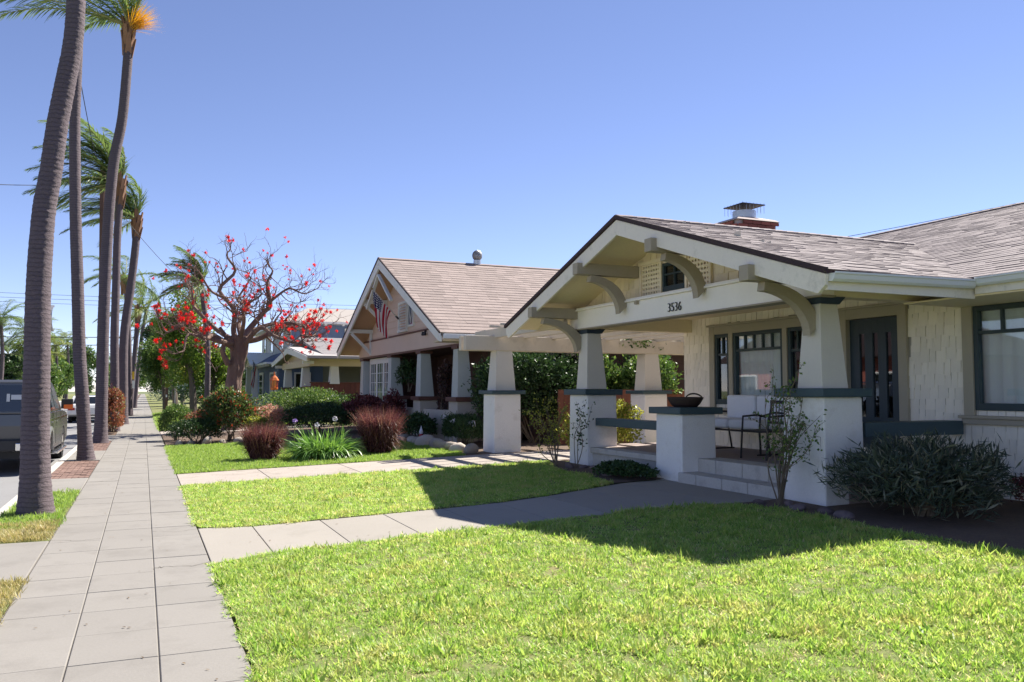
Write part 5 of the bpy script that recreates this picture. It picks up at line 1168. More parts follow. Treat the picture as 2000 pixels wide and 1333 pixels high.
# white flowers by the corner pier
wf = thing('white_flowers', 'white lily flowers on dark stalks by the corner pier', 'flowers', (7.3, 19.6, .2))
for k in range(7):
    x, y, h = 7.0 + rng.uniform(0, .8), 19.3 + rng.uniform(0, 1.4), rng.uniform(.45, .95)
    MB().tube([(x, y, .2), (x + .03, y, .2 + h)], .007, 5).build('flower_stalk', RACH, wf); P = np.array([x + .03, y, .2 + h]) + rng.normal(0, .02, (14, 3)); V, F = leaves_vf(P, sphere_dirs(14), sphere_dirs(14), .13, .05); mobj('flower_head', V, F, PETW, wf)
rd = thing('garden_ornament', 'small red and white garden figure among the rocks', 'ornament', (6.85, 21.7, .2))
MB().lathe([(.07, 0), (.08, .08), (.06, .2), (.045, .24)], (6.85, 21.7, .2), 12).build('body', TAILR, rd); MB().lathe([(.045, .24), (.055, .30), (.03, .36), (.004, .46)], (6.85, 21.7, .2), 12).build('head', PETW, rd)
# edging rocks
import bmesh
def rock_mesh(seed):
    bm = bmesh.new(); bmesh.ops.create_icosphere(bm, subdivisions=2, radius=1); r_ = np.random.default_rng(seed); k = r_.normal(0, 1.6, (4, 3)); ph = r_.uniform(0, 6, 4)
    for v in bm.verts: p = np.array(v.co); v.co *= 1 + .13 * sum(math.sin(p @ k[i] + ph[i]) for i in range(4)) / 1.5
    me = bpy.data.meshes.new('rock'); bm.to_mesh(me); bm.free(); me.materials.append(ROCK); me.polygons.foreach_set('use_smooth', np.ones(len(me.polygons), bool)); return me
RM_ = [rock_mesh(i) for i in range(5)]; RMD = [m_.copy() for m_ in RM_]
ROCKD = mat('dusky_rock', (.16, .12, .12), .9, .2, 4, .15, 30, .4, 20, rnd=.3)
for m_ in RMD: m_.materials[0] = ROCKD
ORD = ['first', 'second', 'third', 'fourth', 'fifth', 'sixth', 'seventh', 'eighth', 'ninth', 'tenth', 'eleventh', 'twelfth']
rocks = [(7.04, 24.4, .2), (6.86, 23.9, .18), (6.75, 23.3, .2), (6.62, 22.6, .22), (6.7, 22.0, .17), (6.66, 21.3, .22), (6.62, 20.6, .25), (6.66, 19.9, .2), (6.62, 19.3, .24), (6.68, 18.7, .2), (6.6, 18.2, .22), (6.72, 17.6, .2)]
for i, (x, y, r) in enumerate(rocks):
    o = place('edging_rock', RM_[i % 5], None, (x, y, tz(x) + r * .3), (rng.uniform(0, 6), rng.uniform(-.3, .3), rng.uniform(0, 6)), (r, r * .8, r * .65)); meta(o, f'{ORD[11 - i]} rock from the driveway edging the salmon bungalow bed', 'rock', 'rocks edging the salmon bungalow bed')
for i, (x, y, r) in enumerate([(.98, 26.2, .17), (1.3, 26.1, .14), (1.75, 26.05, .2), (2.15, 25.95, .15), (2.6, 25.8, .17), (3.0, 25.6, .15)]):
    o = place('edging_rock', RM_[(i + 2) % 5], None, (x, y, tz(x) + r * .25), (rng.uniform(0, 6), 0, rng.uniform(0, 6)), (r, r * .8, r * .6)); meta(o, f'{ORD[i]} pale rock from the pavement edging the shrub bed', 'rock', 'rocks edging the shrub bed')
for i, (x, y, r) in enumerate([(7.25, 13.35, .10), (7.05, 13.5, .12), (7.35, 13.2, .07), (7.2, 8.05, .09), (7.05, 7.75, .11), (7.15, 7.4, .12), (7.1, 7.1, .13), (6.98, 8.35, .08), (7.15, 12.5, .08), (6.95, 12.0, .09)]):
    o = place('edging_rock', RMD[i % 5], None, (x, y, tz(x) + r * .1), (rng.uniform(0, 6), 0, rng.uniform(0, 6)), (r, r * .8, r * .5)); meta(o, ['dark stone touching the left porch pier', 'largest dark stone below the left porch pier', 'smallest dark stone right of the left porch pier', 'dark stone behind the rose bush stems', 'dark stone between rose bush and sage shrub', 'dark stone below the near pier corner', 'largest dark stone beside the sage shrub', 'dark stone left of the rose bush', 'dark stone left of the low ground cover', 'dark stone right in front of the low ground cover'][i], 'rock', 'stones at the porch foot')

# ------------------------------------------------------------------ coral tree
CT = thing('coral_tree', 'gnarled coral tree with bare twisting branches and red blossoms', 'tree', (3.15, 34, tz(3.15)))
cr = np.random.default_rng(21)
tk = bez([(3.12, 34, 0), (3.12, 34, 1.0), (3.18, 34.05, 2.0), (3.32, 34, 2.9), (3.42, 34, 3.7)], 26)
Vt, Ft = tube_vf(tk, [.35 - .09 * min(1, i / 5) + .015 * math.sin(i * 1.3) + (.06 * max(0, i - 17) / 8) for i in range(26)], 20)
Vt = np.array([tuple(v) for v in Vt]); ang = np.arctan2(Vt[:, 1] - 34, Vt[:, 0] - 3.2); Vt[:, 0] += .05 * np.cos(ang) * np.sin(ang * 5 + Vt[:, 2] * .8); Vt[:, 1] += .05 * np.sin(ang) * np.sin(ang * 5 + Vt[:, 2] * .8)
mobj('trunk', Vt, Ft, BARKC, CT, True)
MB().tube(bez([(2.95, 33.8, 2.6), (2.72, 33.6, 3.1), (2.85, 33.7, 3.6), (2.6, 33.7, 4.0)], 10), [.12, .11, .10, .095, .09, .085, .08, .07, .065, .06], 10).build('limb', BARKC, CT)
CZ = lambda w_: [(3.4 + (x - 3.4) * (.86 if x < 3.4 else .86), y, 3.5 + (z - 3.5) * .74 if z > 3.5 else z) for x, y, z in w_]
limbs = [  # (waypoints, start radius) - main crown limbs
    ([(3.3, 34, 3.5), (3.05, 33.9, 4.4), (2.75, 33.7, 5.3), (2.55, 33.5, 6.1), (2.9, 33.3, 6.9), (3.0, 33.2, 7.3)], .20),
    ([(3.45, 34, 3.6), (3.9, 34.1, 4.4), (4.4, 34.2, 5.1), (4.6, 34.2, 5.9), (4.25, 34.2, 6.6), (4.45, 34.1, 7.2)], .22),
    ([(3.45, 34.1, 3.7), (3.6, 34.6, 4.6), (3.9, 35.2, 5.4), (3.6, 35.6, 6.2), (3.8, 35.9, 6.9)], .17),
    ([(3.2, 34, 3.4), (2.5, 33.7, 3.9), (1.7, 33.4, 4.2), (1.0, 33.0, 4.1), (.4, 32.8, 3.8)], .20),
    ([(3.1, 33.9, 3.2), (2.4, 33.3, 3.6), (1.9, 32.6, 3.8), (1.2, 32.0, 3.6), (.7, 31.8, 3.3)], .16),
    ([(3.2, 34.1, 3.5), (2.5, 34.6, 4.4), (1.8, 35.0, 5.0), (1.3, 35.4, 5.6), (1.0, 35.6, 6.2)], .17),
    ([(3.55, 34, 3.5), (4.2, 33.8, 3.9), (5.0, 33.6, 4.2), (5.8, 33.4, 4.15), (6.4, 33.3, 3.8)], .20),
    ([(3.5, 33.9, 3.3), (4.1, 33.3, 3.7), (4.8, 32.6, 3.9), (5.5, 32.2, 3.7), (6.0, 32.0, 3.4)], .16),
    ([(3.5, 34.1, 3.6), (4.3, 34.7, 4.2), (5.2, 35.2, 4.6), (6.0, 35.6, 4.6), (6.6, 35.8, 4.3)], .17),
    ([(4.55, 34.2, 5.5), (5.0, 34.0, 6.0), (5.5, 33.9, 6.3), (6.1, 33.8, 6.3), (6.6, 33.7, 6.1)], .10),
    ([(2.6, 33.6, 5.7), (2.0, 33.4, 6.2), (1.5, 33.3, 6.5), (1.1, 33.2, 6.9)], .09),
    ([(3.4, 33.9, 3.6), (3.5, 33.2, 4.3), (3.6, 32.6, 4.8), (3.9, 32.0, 5.2), (4.1, 31.7, 5.7)], .14)]
br = MB(); tips = []
def sprout(p0, d, L, r, lev):
    pts = [np.array(p0)]; d = unit(np.array(d, float)); n = 6
    for i in range(n):
        d = unit(d + cr.normal(0, .30, 3) + np.array([0, 0, .10 if lev < 2 else .14])); pts.append(pts[-1] + d * L / n)
    br.tube(pts, list(np.linspace(r, r * .45, n + 1)), 5 if lev > 0 else 7, cap=True)
    if lev >= 2: tips.append((pts[-1], d)); return
    for k in range(3 if lev == 0 else 2):
        i = int(cr.integers(2, n + 1)); sprout(pts[i], d + cr.normal(0, .75, 3), L * cr.uniform(.5, .75), r * .55, lev + 1)
    sprout(pts[-1], d, L * .6, r * .45, lev + 1)
for wp, r0 in limbs:
    wp = CZ(wp)
    n = 18; p = bez([np.array(q) + (cr.normal(0, .16, 3) if i else 0) for i, q in enumerate(wp)], n); r0 *= .62; rad = list(np.linspace(r0, r0 * .3, n)); br.tube(p, rad, 9)
    out = unit(np.array(wp[-1]) - np.array([3.4, 34, 3.8]))
    for k in range(11):
        i = int(cr.integers(5, n)); sprout(p[i], out * .6 + cr.normal(0, .8, 3), cr.uniform(.6, 1.15), rad[i] * .45, 0 if k < 5 else 1)
    sprout(p[-1], out, .65, rad[-1], 0)
br.build('branch', BARKC, CT)
def blossom(seed):
    r_ = np.random.default_rng(seed); n = 26; D = unit(r_.normal(0, 1, (n, 3)) + np.array([0, 0, .25])); V, F = leaves_vf(D * .085, D, r_.normal(0, 1, (n, 3)), .17 * r_.uniform(.7, 1.3, n), .055); return raw_mesh('blossom', V, F, RED)
bms = [blossom(i) for i in range(4)]; O = np.array(CT.location)
sel = [t_ for t_ in tips if cr.random() < (.5 if t_[0][0] < 2 and t_[0][2] < 4.7 else (.65 if t_[0][0] > 4.6 and t_[0][2] < 4.8 else .24))]; cr.shuffle(sel); sel = sel[:285]
for i, (p, d) in enumerate(sel): place('blossom', bms[i % 4], CT, p - O, tuple(cr.uniform(0, 6, 3)), (s_ := cr.uniform(.6, 1.15) * (.56 if p[2] > 4.8 else .68), s_, s_))
# ------------------------------------------------------------------ background trees
def tree(name, label, base, h, cr_c, cr_r, nclump, nleaf, ln, m, seed, r=.18, group='street trees down the block', lean=0., stem=BARKT):
    r_ = np.random.default_rng(seed); t = thing(name, label, 'tree', base, group); b = np.array(base, float); top = np.array(cr_c, float)
    path = bez([b, b + (top - b) * [.3, .3, .45], top - [0, 0, cr_r[2] * .2]], 12); mb = MB(); mb.tube(path, list(np.linspace(r, r * .45, 12)), 9)
    cl = top + sphere_dirs(nclump, r_) * (r_.random((nclump, 1)) ** .4) * np.array(cr_r) * .85
    for c in cl[:min(nclump, 18)]: q = path[int(r_.integers(6, 12))]; mb.tube([q, (q + c) / 2 + r_.normal(0, .12, 3), c], [r * .35, r * .22, r * .08], 5)
    mb.build('trunk', stem, t)
    per = nleaf // nclump; Ps = []
    for c in cl: rr_ = np.array(cr_r) * r_.uniform(.22, .42); Ps.append(c + sphere_dirs(per, r_) * (r_.random((per, 1)) ** .5) * rr_)
    P = np.concatenate(Ps); n = len(P); V, F = leaves_vf(P, sphere_dirs(n, r_), unit(r_.normal(0, .7, (n, 3)) + np.array([0, 0, .7])), ln * r_.uniform(.7, 1.3, n), ln * .55 * r_.uniform(.7, 1.3, n)); mobj('crown', V, F, m, t); return t
tree('street_tree', 'light green tree left of the coral tree', (2.9, 56, .1), 8, (2.4, 56, 4.9), (2.1, 2.0, 3.5), 44, 17000, .17, L_LIT, 51, .24)
tree('street_tree', 'mid green tree with pole-like trunk left of the coral tree', (1.35, 60, .1), 6, (.95, 60, 3.6), (1.4, 1.6, 2.3), 34, 11000, .16, L_GRN, 52, .16)
tree('street_tree', 'small light tree just left of the coral trunk', (4.1, 58, .1), 6, (4.2, 58, 3.0), (1.8, 1.6, 1.9), 32, 9000, .15, L_LIT, 53, .14)
tree('weeping_tree', 'dark weeping tree overhanging the pavement far down', (2.6, 78, .1), 8, (1.5, 78, 5.4), (1.9, 2.4, 2.8), 36, 12000, .24, L_DRK, 54, .25)
tree('street_tree', 'yellow-green tree beyond the far lawn', (3.6, 90, .1), 5, (3.2, 90, 3.0), (2.2, 2.2, 1.6), 26, 8000, .22, L_YEL, 55, .15)
tree('street_tree', 'dense green tree closing the view beyond the far house', (4.5, 112, .2), 8, (4.0, 112, 4.2), (4.4, 3.5, 3.2), 40, 14000, .3, L_GRN, 56, .3)
tree('street_tree', 'dark tree beside the blue house', (6.6, 74, .2), 5, (6.6, 74, 2.4), (2.0, 2.0, 2.0), 30, 9000, .2, L_DRK, 57, .2)
bush('hedge', 'dark hedge beyond the far lawn', 'hedge', (6.0, 69, .2), (2.6, 1.2, .9), 5000, .15, .08, L_DRK, 58, .25)
bush('hedge', 'grey-green hedge under the light green tree', 'hedge', (4.8, 80, .2), (3.4, 1.2, 1.0), 5000, .18, .09, leafmat('leaf_blue_green', (.04, .075, .06), (.09, .13, .10)), 59, .25)
bush('shrub', 'yellowish bright shrub near the coral trunk', 'shrub', (4.35, 47, .15), (.8, .8, .9), 3000, .11, .06, L_LIT, 60, .35)
bt = [((-15.5, 112), 4.5, (3.2, 3, 2.6), L_DRK), ((-12.8, 134), 4.6, (2.6, 3, 2.8), L_GRN), ((-15.5, 138), 6, (4, 3.5, 4), L_DRK), ((-13.5, 160), 6, (3.6, 4, 4), L_GRN), ((-14.5, 190), 8, (5, 5, 5), L_DRK), ((-6, 330), 9, (11, 6, 7), L_GRN), ((3.2, 135), 7, (3, 4, 4), L_DRK), ((-13, 235), 9, (7, 6, 6), L_GRN), ((4.6, 165), 8, (4.6, 5, 5), L_GRN), ((5, 215), 8, (6, 6, 6), L_DRK)]
bl = ['dark bushy tree across the street behind the vehicle', 'mid green tree across the street by the far cars', 'broad dark tree across the street behind the palms', 'green tree farther along the opposite side', 'big dark tree far along the opposite side', 'broad green tree closing the end of the street', 'dark tree on the right side, far down the pavement', 'green tree far behind the opposite palms', 'green tree far behind the terracotta house', 'dark tree at the far end right of the street']
for k, ((x, y), z, rad, m) in enumerate(bt): tree('background_tree', bl[k], (x, y, -.02), z, (x, y, z * .75), rad, 34, 9000, .16 + y / 600, m, 70 + k, .25, 'background trees')

# ------------------------------------------------------------------ vehicles
def wheel(parent, x, y, r, wd, side):
    c = np.array([x, y, r]); t = MB(); prof = [(r * .62, -wd / 2), (r * .94, -wd / 2), (r, -wd * .35), (r, wd * .35), (r * .94, wd / 2), (r * .62, wd / 2)]; n = 26
    V = [(c[0] + p[1], c[1] + p[0] * math.cos(2 * math.pi * i / n), c[2] + p[0] * math.sin(2 * math.pi * i / n)) for p in prof for i in range(n)]
    F = [(j * n + i, j * n + (i + 1) % n, (j + 1) * n + (i + 1) % n, (j + 1) * n + i) for j in range(5) for i in range(n)]; t.add(V, F); w_ = t.build('wheel', RUBB, parent, local=True)
    m = MB(); prof = [(r * .62, side * wd * .40), (r * .58, side * wd * .30), (r * .2, side * wd * .36), (.001, side * wd * .38)]
    V = [(c[0] + p[1], c[1] + p[0] * math.cos(2 * math.pi * i / n), c[2] + p[0] * math.sin(2 * math.pi * i / n)) for p in prof for i in range(n)]
    m.add(V, [(j * n + i, j * n + (i + 1) % n, (j + 1) * n + (i + 1) % n, (j + 1) * n + i) for j in range(3) for i in range(n)])
    for k in range(6): a = k * math.pi / 3; m.tube([c + [side * wd * .4, 0, 0], c + np.array([side * wd * .4, .55 * r * math.cos(a), .55 * r * math.sin(a)])], r * .09, 6)
    m.build('rim', CHROM, w_, local=True)
def arch(yc, zc, r, n=9): return [(yc + r * math.cos(math.pi - i * math.pi / n), zc + r * math.sin(math.pi - i * math.pi / n)) for i in range(n + 1)]
def suv(label, loc):
    t = thing('parked_suv', label, 'SUV', loc); L, W = 5.75, 1.0
    def P(mb, poly, x0, x1): return mb.prism(poly, 'x', x0, x1)
    ry, fy, zc, ra = 1.15, 4.65, .40, .46
    low = [(.05, .48)] + [(ry - ra - .02, .42)] + arch(ry, zc, ra) + [(ry + ra + .02, .40), (fy - ra - .02, .40)] + arch(fy, zc, ra) + [(fy + ra + .02, .45), (L - .05, .5), (L, .8), (L - .05, 1.05), (L - .35, 1.16), (4.2, 1.24), (.02, 1.24), (0, 1.0)]
    b = MB(); P(b, low, -W, W); body = b.build('body', CARG, t, .035, local=True)
    gh = MB(); q0 = [(.03, 1.24), (4.25, 1.24), (3.45, 1.86), (3.2, 1.92), (.25, 1.95), (.10, 1.90)]
    n = len(q0); ins = lambda z: W - .02 - max(0, z - 1.24) * .22
    V = [(-ins(z), y, z) for y, z in q0] + [(ins(z), y, z) for y, z in q0]; gh.add(V, [tuple(range(n)), tuple(range(2 * n - 1, n - 1, -1))] + [(i, n + i, n + (i + 1) % n, (i + 1) % n) for i in range(n)])
    gh.build('cabin', CARG, t, .03, local=True)
    for s in (-1, 1):
        for ya, yb, yc_, yd in ((.35, 1.45, 1.45, .42), (1.58, 2.48, 2.42, 1.58), (2.60, 3.86, 3.30, 2.60)):
            X = lambda z: s * (ins(z) + .006); V = [(X(1.30), ya, 1.30), (X(1.30), yb, 1.30), (X(1.80), yc_, 1.80), (X(1.80), yd, 1.80)]
            mobj('side_window', V, [(0, 1, 2, 3) if s > 0 else (3, 2, 1, 0)], SIDEGLASS, t, local=True)
        MB().box(s * W - .012, s * W + .012, .1, 5.5, 1.06, 1.10).build('side_moulding', CHROM, t, local=True)
        MB().box(min(s * (W - .1), s * (W + .12)), max(s * (W - .1), s * (W + .12)), ry + .6, fy - .55, .30, .36).build('running_board', CHROM, t, .01, local=True)
        for yy in (ry, fy):
            a_ = arch(yy, zc, ra + .08, 12); i_ = arch(yy, zc, ra, 12); MB().prism(a_ + i_[::-1], 'x', min(s * (W - .02), s * (W + .045)), max(s * (W - .02), s * (W + .045))).build('wheel_arch', CARGL, t, local=True)
            wheel(t, s * (W - .14), yy, .40, .26, s)
        MB().box(min(s * W, s * (W + .26)), max(s * W, s * (W + .26)), 3.72, 3.86, 1.28, 1.52).build('mirror', PLAST, t, .02, local=True); MB().box(min(s * (W + .06), s * (W + .255)), max(s * (W + .06), s * (W + .255)), 3.70, 3.72, 1.27, 1.38).build('mirror_lamp', AMBER, t, local=True)
        MB().box(min(s * (W - .24), s * (W - .01)), max(s * (W - .24), s * (W - .01)), -.02, .06, .86, 1.22).build('tail_lamp', TAILR, t, .01, local=True)
        MB().tube([(s * .70, .4, 2.0), (s * .70, 3.0, 2.0)], .02, 6).build('roof_rail', CHROM, t, local=True)
        for yy in (1.62, 2.64): MB().box(s * W - .02, s * W + .03, yy, yy + .16, 1.0, 1.04).build('door_handle', CHROM, t, local=True)
        for yy in (1.5, 2.54): MB().box(s * W - .005, s * W + .004, yy, yy + .012, .5, 1.24).build('door_seam', PLAST, t, local=True)
    MB().add([(-.78, .02, 1.30), (.78, .02, 1.30), (.66, .085, 1.84), (-.66, .085, 1.84)], [(0, 1, 2, 3)]).build('rear_window', CARGLASS, t, local=True)
    MB().add([(-.62, .003, 1.50), (-.56, .003, 1.50), (-.56, .02, 1.64), (-.62, .02, 1.64)], [(0, 1, 2, 3)]).add([(.30, .022, 1.50), (.36, .022, 1.50), (.36, .038, 1.66), (.30, .038, 1.66)], [(0, 1, 2, 3)]).add([(.38, .022, 1.54), (.58, .022, 1.54), (.58, .038, 1.64), (.38, .038, 1.64)], [(0, 1, 2, 3)]).build('sticker', STICK, t, local=True)
    MB().box(-.98, .98, -.10, .06, .50, .72).build('rear_bumper', PLAST, t, .02, local=True); MB().box(.50, .96, -.14, -.09, .50, .66).box(-.96, -.5, -.14, -.09, .50, .66).build('bumper_step', CHROM, t, .02, local=True)
    MB().box(-.16, .16, -.125, -.10, .60, .72).build('licence_plate', PLATE, t, local=True); MB().box(-.12, .12, -.02, .02, 1.02, 1.08).build('tailgate_handle', PLAST, t, local=True)
    MB().lathe([(.001, 0), (.09, 0), (.09, .02), (.001, .02)], (0, 0, 0), 20).build('badge', plain('badge_blue', (.02, .05, .2), .3), t, local=True); bd = t.children[-1]; bd.rotation_euler = (R(90), 0, 0); bd.scale = (1, 1, .5); bd.location = (0, .0, .88); bd.scale = (1.1, .5, 1)
    MB().box(-.8, .8, .4, 5.2, .30, .52).build('underbody', PLAST, t, local=True)
    return t
suv('large dark grey SUV parked at the kerb behind the nearest palm', (-2.86, 19.9, -.13))
def sedan(label, loc, paint):
    t = thing('parked_car', label, 'car', loc, 'cars parked down the street'); W = .9
    low = [(0, .45)] + arch(.95, .33, .36) + arch(3.55, .33, .36) + [(4.45, .4), (4.5, .7), (3.3, .92), (.1, .98), (0, .8)]
    MB().prism(low, 'x', -W, W).build('body', paint, t, .05, local=True)
    q0 = [(.35, .95), (3.35, .92), (2.6, 1.38), (2.2, 1.44), (1.1, 1.44), (.8, 1.38)]; n = 6; ins = lambda z: W - .04 - max(0, z - .95) * .35
    V = [(-ins(z), y, z) for y, z in q0] + [(ins(z), y, z) for y, z in q0]; MB().add(V, [tuple(range(n)), tuple(range(2 * n - 1, n - 1, -1))] + [(i, n + i, n + (i + 1) % n, (i + 1) % n) for i in range(n)]).build('cabin', paint, t, .03, local=True)
    mobj('rear_window', [(-.66, .45, 1.0), (.66, .45, 1.0), (.55, .79, 1.36), (-.55, .79, 1.36)], [(0, 1, 2, 3)], CARGLASS, t, local=True).location = (0, -.03, .03)
    for s in (-1, 1):
        mobj('side_window', [(s * (ins(1.0) + .01), .75, 1.0), (s * (ins(1.0) + .01), 3.05, 1.0), (s * (ins(1.36) + .01), 2.5, 1.36), (s * (ins(1.36) + .01), .95, 1.36)], [(0, 1, 2, 3) if s > 0 else (3, 2, 1, 0)], CARGLASS, t, local=True)
        MB().box(min(s * .55, s * .86), max(s * .55, s * .86), -.02, .05, .68, .82).build('tail_lamp', TAILR, t, local=True)
        for y in (.95, 3.55): wheel(t, s * (W - .1), y, .32, .2, s)
    return t
sedan('white car parked far along the kerb', (-2.75, 50, -.13), CARW); sedan('black car parked beyond the white car', (-2.75, 57, -.13), CARK); sedan('small dark car parked farthest down the kerb', (-2.75, 92, -.13), CARK)

# ------------------------------------------------------------------ signs, gate, porch things
SG = thing('traffic_sign', 'yellow sign above white plates on a thin post', 'sign', (-.85, 66, 0)); MB().tube([(-.85, 66, -.02), (-.85, 66, 3.2)], .03, 8).build('post', GALV, SG)
MB().box(-1.08, -.62, 65.92, 65.95, 2.4, 2.95).build('yellow_plate', SIGNY, SG); MB().box(-1.08, -.58, 65.92, 65.95, 1.75, 2.3).build('white_plate', SIGNW, SG)
GS = thing('small_sign', 'thin pale signpost on the far lawn', 'sign', (2.0, 62, .05)); MB().tube([(2.0, 62, 0), (2.0, 62, 2.1)], .03, 6).build('post', GALV, GS); MB().box(1.8, 2.2, 61.96, 61.98, 1.9, 2.1).build('sign_plate', SIGNG, GS)
MB()
PM = thing('mailbox_post', 'dark wooden post with white mark by the far pavement', 'post', (1.25, 54, .02)); MB().tube([(1.25, 54, 0), (1.28, 54, 1.75)], [.09, .08], 10).build('post', POLEW, PM); MB().box(1.22, 1.30, 53.90, 53.92, 1.2, 1.35).build('white_mark', SIGNW, PM)
GT = thing('driveway_gate', 'reddish brown board gate behind the pergola', 'gate', (10.9, 19.0, tz(10.9)))
for i in range(26): x = 9.6 + i * .155; MB().box(x, x + .148, 18.98 + (i % 2) * .004, 19.02, .22, 1.62).build('board', WOODG, GT)
MB().box(9.6, 13.65, 19.02, 19.07, .4, .5).box(9.6, 13.65, 19.02, 19.07, 1.3, 1.4).build('rail', WOODG, GT)
LN = thing('hanging_lantern', 'copper lantern hanging near the blue house', 'lantern', (5.05, 36.5, .2))
lc = (5.05, 36.5, 0)
MB().tube([(5.05, 36.62, .1), (5.05, 36.62, 2.35), (5.05, 36.5, 2.4)], .025, 6).build('post', METD, LN)
MB().lathe([(.20, 2.02), (.13, 2.14), (.03, 2.24), (.02, 2.38)], lc, 6).build('lantern_roof', LANT, LN); MB().lathe([(.13, 1.62), (.16, 1.68), (.16, 1.72), (.05, 1.72)], lc, 6).build('lantern_base', LANT, LN)
for k in range(6): a = k * math.pi / 3; MB().tube([(5.05 + .13 * math.cos(a), 36.5 + .13 * math.sin(a), 1.7), (5.05 + .15 * math.cos(a), 36.5 + .15 * math.sin(a), 2.04)], .018, 5).build('lantern_bar', LANT, LN)
MB().lathe([(.09, 1.72), (.11, 1.9), (.09, 2.02)], lc, 8).build('lantern_glass', plain('amber_glass', (.8, .4, .12), .3), LN)
# basket on the middle pier
BK = thing('basket', 'dark woven bowl with looped handle on the low porch pier', 'basket', (7.80, 11.02, 1.34))
prof = [(.22, 0), (.28, .05), (.33, .12), (.345, .15), (.335, .155), (.30, .11), (.2, .03), (.01, .03)]
n = 28; V = [(7.80 + r * .72 * math.cos(2 * math.pi * i / n), 11.02 + r * math.sin(2 * math.pi * i / n), 1.341 + z) for r, z in prof for i in range(n)]
mobj('bowl', V, [(j * n + i, j * n + (i + 1) % n, (j + 1) * n + (i + 1) % n, (j + 1) * n + i) for j in range(len(prof) - 1) for i in range(n)] + [tuple(range(n - 1, -1, -1))], WICK, BK, True)
MB().tube([(7.80 + .16 * math.cos(a), 10.82 + .02 * math.sin(a) - .04, 1.46 + .09 * math.sin(a)) for a in np.linspace(0, math.pi, 12)], .012, 6).build('handle', WICK, BK)
# settee with white cushions and an iron armchair on the porch
ST = thing('porch_settee', 'iron porch settee with white cushions below the window', 'settee', (9.35, 11.6, PF))
def cushion(name, x0, x1, y0, y1, z0, z1, parent, rot=0):
    o = MB().box(x0, x1, y0, y1, z0, z1).build(name, CUSH, parent, .05); o.modifiers['bevel'].segments = 4; return o
for y in (10.75, 11.55): cushion('seat_cushion', 9.0, 9.62, y, y + .78, .96, 1.12, ST); b = cushion('back_cushion', 9.60, 9.76, y + .01, y + .77, 1.10, 1.52, ST)
fr = MB()
for y in (10.72, 12.36):
    fr.tube([(9.02, y, PF), (9.0, y, .95), (9.02, y, 1.18), (9.3, y, 1.24), (9.66, y, 1.22)], .018, 6); fr.tube([(9.75, y, PF), (9.68, y, .95), (9.80, y, 1.5)], .018, 6); fr.tube([(9.0, y, .94), (9.7, y, .94)], .018, 6); fr.tube([(8.95, y, PF + .01), (9.8, y, PF + .01)], .016, 6)
fr.build('side_frame', IRON, ST); MB().tube([(9.0, 10.72, .94), (9.0, 12.36, .94)], .018, 6).tube([(9.7, 10.72, .94), (9.7, 12.36, .94)], .018, 6).tube([(9.80, 10.72, 1.5), (9.80, 12.36, 1.5)], .02, 6).build('frame_rail', IRON, ST)
IC = thing('porch_armchair', 'dark iron armchair on the porch before the settee', 'armchair', (8.7, 10.2, PF))
ic = MB()
for y in (9.92, 10.50): ic.tube([(8.45, y, PF), (8.48, y, .98), (8.5, y, 1.2), (8.78, y, 1.22), (8.95, y, 1.18)], .017, 6); ic.tube([(9.02, y, PF), (8.96, y, .98), (9.08, y, 1.42)], .017, 6)
ic.build('frame', IRON, IC); MB().box(8.46, 8.98, 9.93, 10.49, .97, 1.0).build('seat', IRON, IC, .01)
bk_ = MB().beam((9.05, 9.92, 1.42), (9.05, 10.5, 1.42), .03, .05).beam((9.0, 9.92, 1.1), (9.0, 10.5, 1.1), .03, .04)
for k in range(9): y = 9.95 + k * .065; bk_.beam((9.0, y, 1.1), (9.05, y + .03, 1.42), .012, .012)
bk_.build('backrest', IRON, IC)

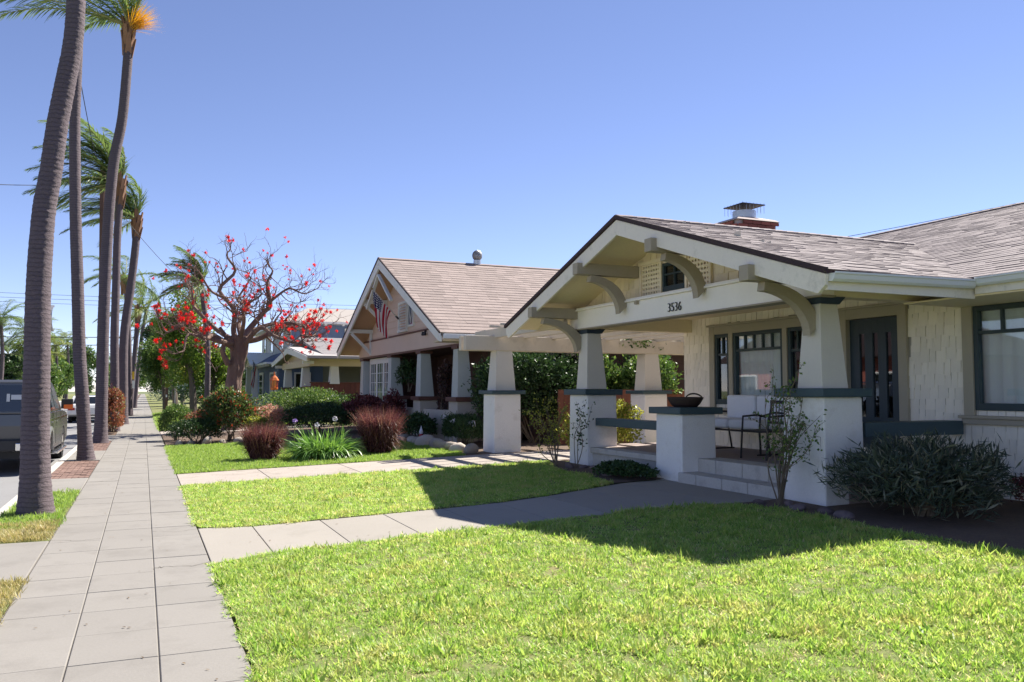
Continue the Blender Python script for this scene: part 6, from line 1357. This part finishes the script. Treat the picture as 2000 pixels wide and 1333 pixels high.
# ------------------------------------------------------------------ across the street (mirrored in the panes)
HX = thing('house_across_street', 'red brick house across the street, mirrored in the porch windows', 'house', (-16, 38, 0))
MB().box(-26, -16, 30, 46, 0, 3.4).build('wall', mat('red_brick_far', (.33, .10, .075), .85, .15, 3), HX); MB().prism([(29.2, 3.4), (46.8, 3.4), (38, 6.4)], 'x', -26.6, -15.4).build('roof', SHING_E, HX)
for y in (32, 36.5, 43): o = MB().box(-16, -15.94, y, y + 1.8, 1.1, 2.6).build('window', WHTR, HX); MB().box(-15.94, -15.93, y + .12, y + 1.68, 1.2, 2.5).build('pane', GLASSF, o)
MB().box(-16, -15.93, 40, 41.1, .2, 2.4).build('door', DKBR, HX)
for k, (x, y, h) in enumerate(((-14, 50, 7), (-14.5, 58, 6.5))): tree('tree_across_street', ['leafy tree across the street beyond the brick house', 'second leafy tree across the street beyond the brick house'][k], (x, y, 0), h, (x, y, h * .7), (3, 3, 2.8), 26, 4000, .3, L_GRN, 200 + k, .25, 'trees across the street')
# fallen leaves and cracks on the paving
n = 130; P = np.stack([rng.uniform(-.85, .6, n), 4.5 + 26 * rng.random(n) ** 1.3, np.full(n, .006)], 1); P2 = np.stack([rng.uniform(.8, 7.0, 70), rng.uniform(15.3, 17.2, 70), np.zeros(70)], 1); P2[:, 2] = [tz(x) + .006 for x in P2[:, 0]]
P3 = np.stack([rng.uniform(.8, 7.0, 40), rng.uniform(8.7, 10.1, 40), np.zeros(40)], 1); P3[:, 2] = [tz(x) + .006 for x in P3[:, 0]]; P = np.concatenate([P, P2, P3]); n = len(P); a = rng.uniform(0, 6.28, n)
V, F = leaves_vf(P, np.stack([np.cos(a), np.sin(a), np.zeros(n)], 1), np.tile([0, 0, 1.], (n, 1)), rng.uniform(.015, .045, n), rng.uniform(.008, .02, n)); meta(mobj('fallen_leaves', V, F, leafmat('dead_leaf', (.10, .06, .03), (.25, .17, .08))), 'small dry leaves scattered over the paving', 'leaves', kind='stuff')
def crack(pts, w_=.007):
    mb = MB(); p = [np.array(q) for q in pts]; q = []
    for a, b in zip(p[:-1], p[1:]):
        for t in np.linspace(0, 1, 7)[:-1]: q.append(a + (b - a) * t + rng.normal(0, .012, 2))
    q.append(p[-1])
    for a, b in zip(q[:-1], q[1:]): d = b - a; nn = np.array([-d[1], d[0]]) / max(np.linalg.norm(d), 1e-6) * w_ * rng.uniform(.3, .6); mb.add([(*(a - nn), .0022 + tz(a[0])), (*(b - nn), .0022 + tz(b[0])), (*(b + nn), .0022 + tz(b[0])), (*(a + nn), .0022 + tz(a[0]))], [(0, 1, 2, 3)])
    mb.build('crack', JOINT, walk)
crack([(.61, 10.45), (.35, 10.35), (.13, 10.5)]); crack([(.62, 8.42), (.45, 8.32), (.2, 8.36), (.13, 8.3)]); crack([(-.87, 10.3), (-.6, 10.15), (-.38, 10.2)]); crack([(-.37, 14.1), (-.1, 14.25), (.12, 14.1)]); crack([(-.87, 16.4), (-.6, 16.6), (-.37, 16.5)])
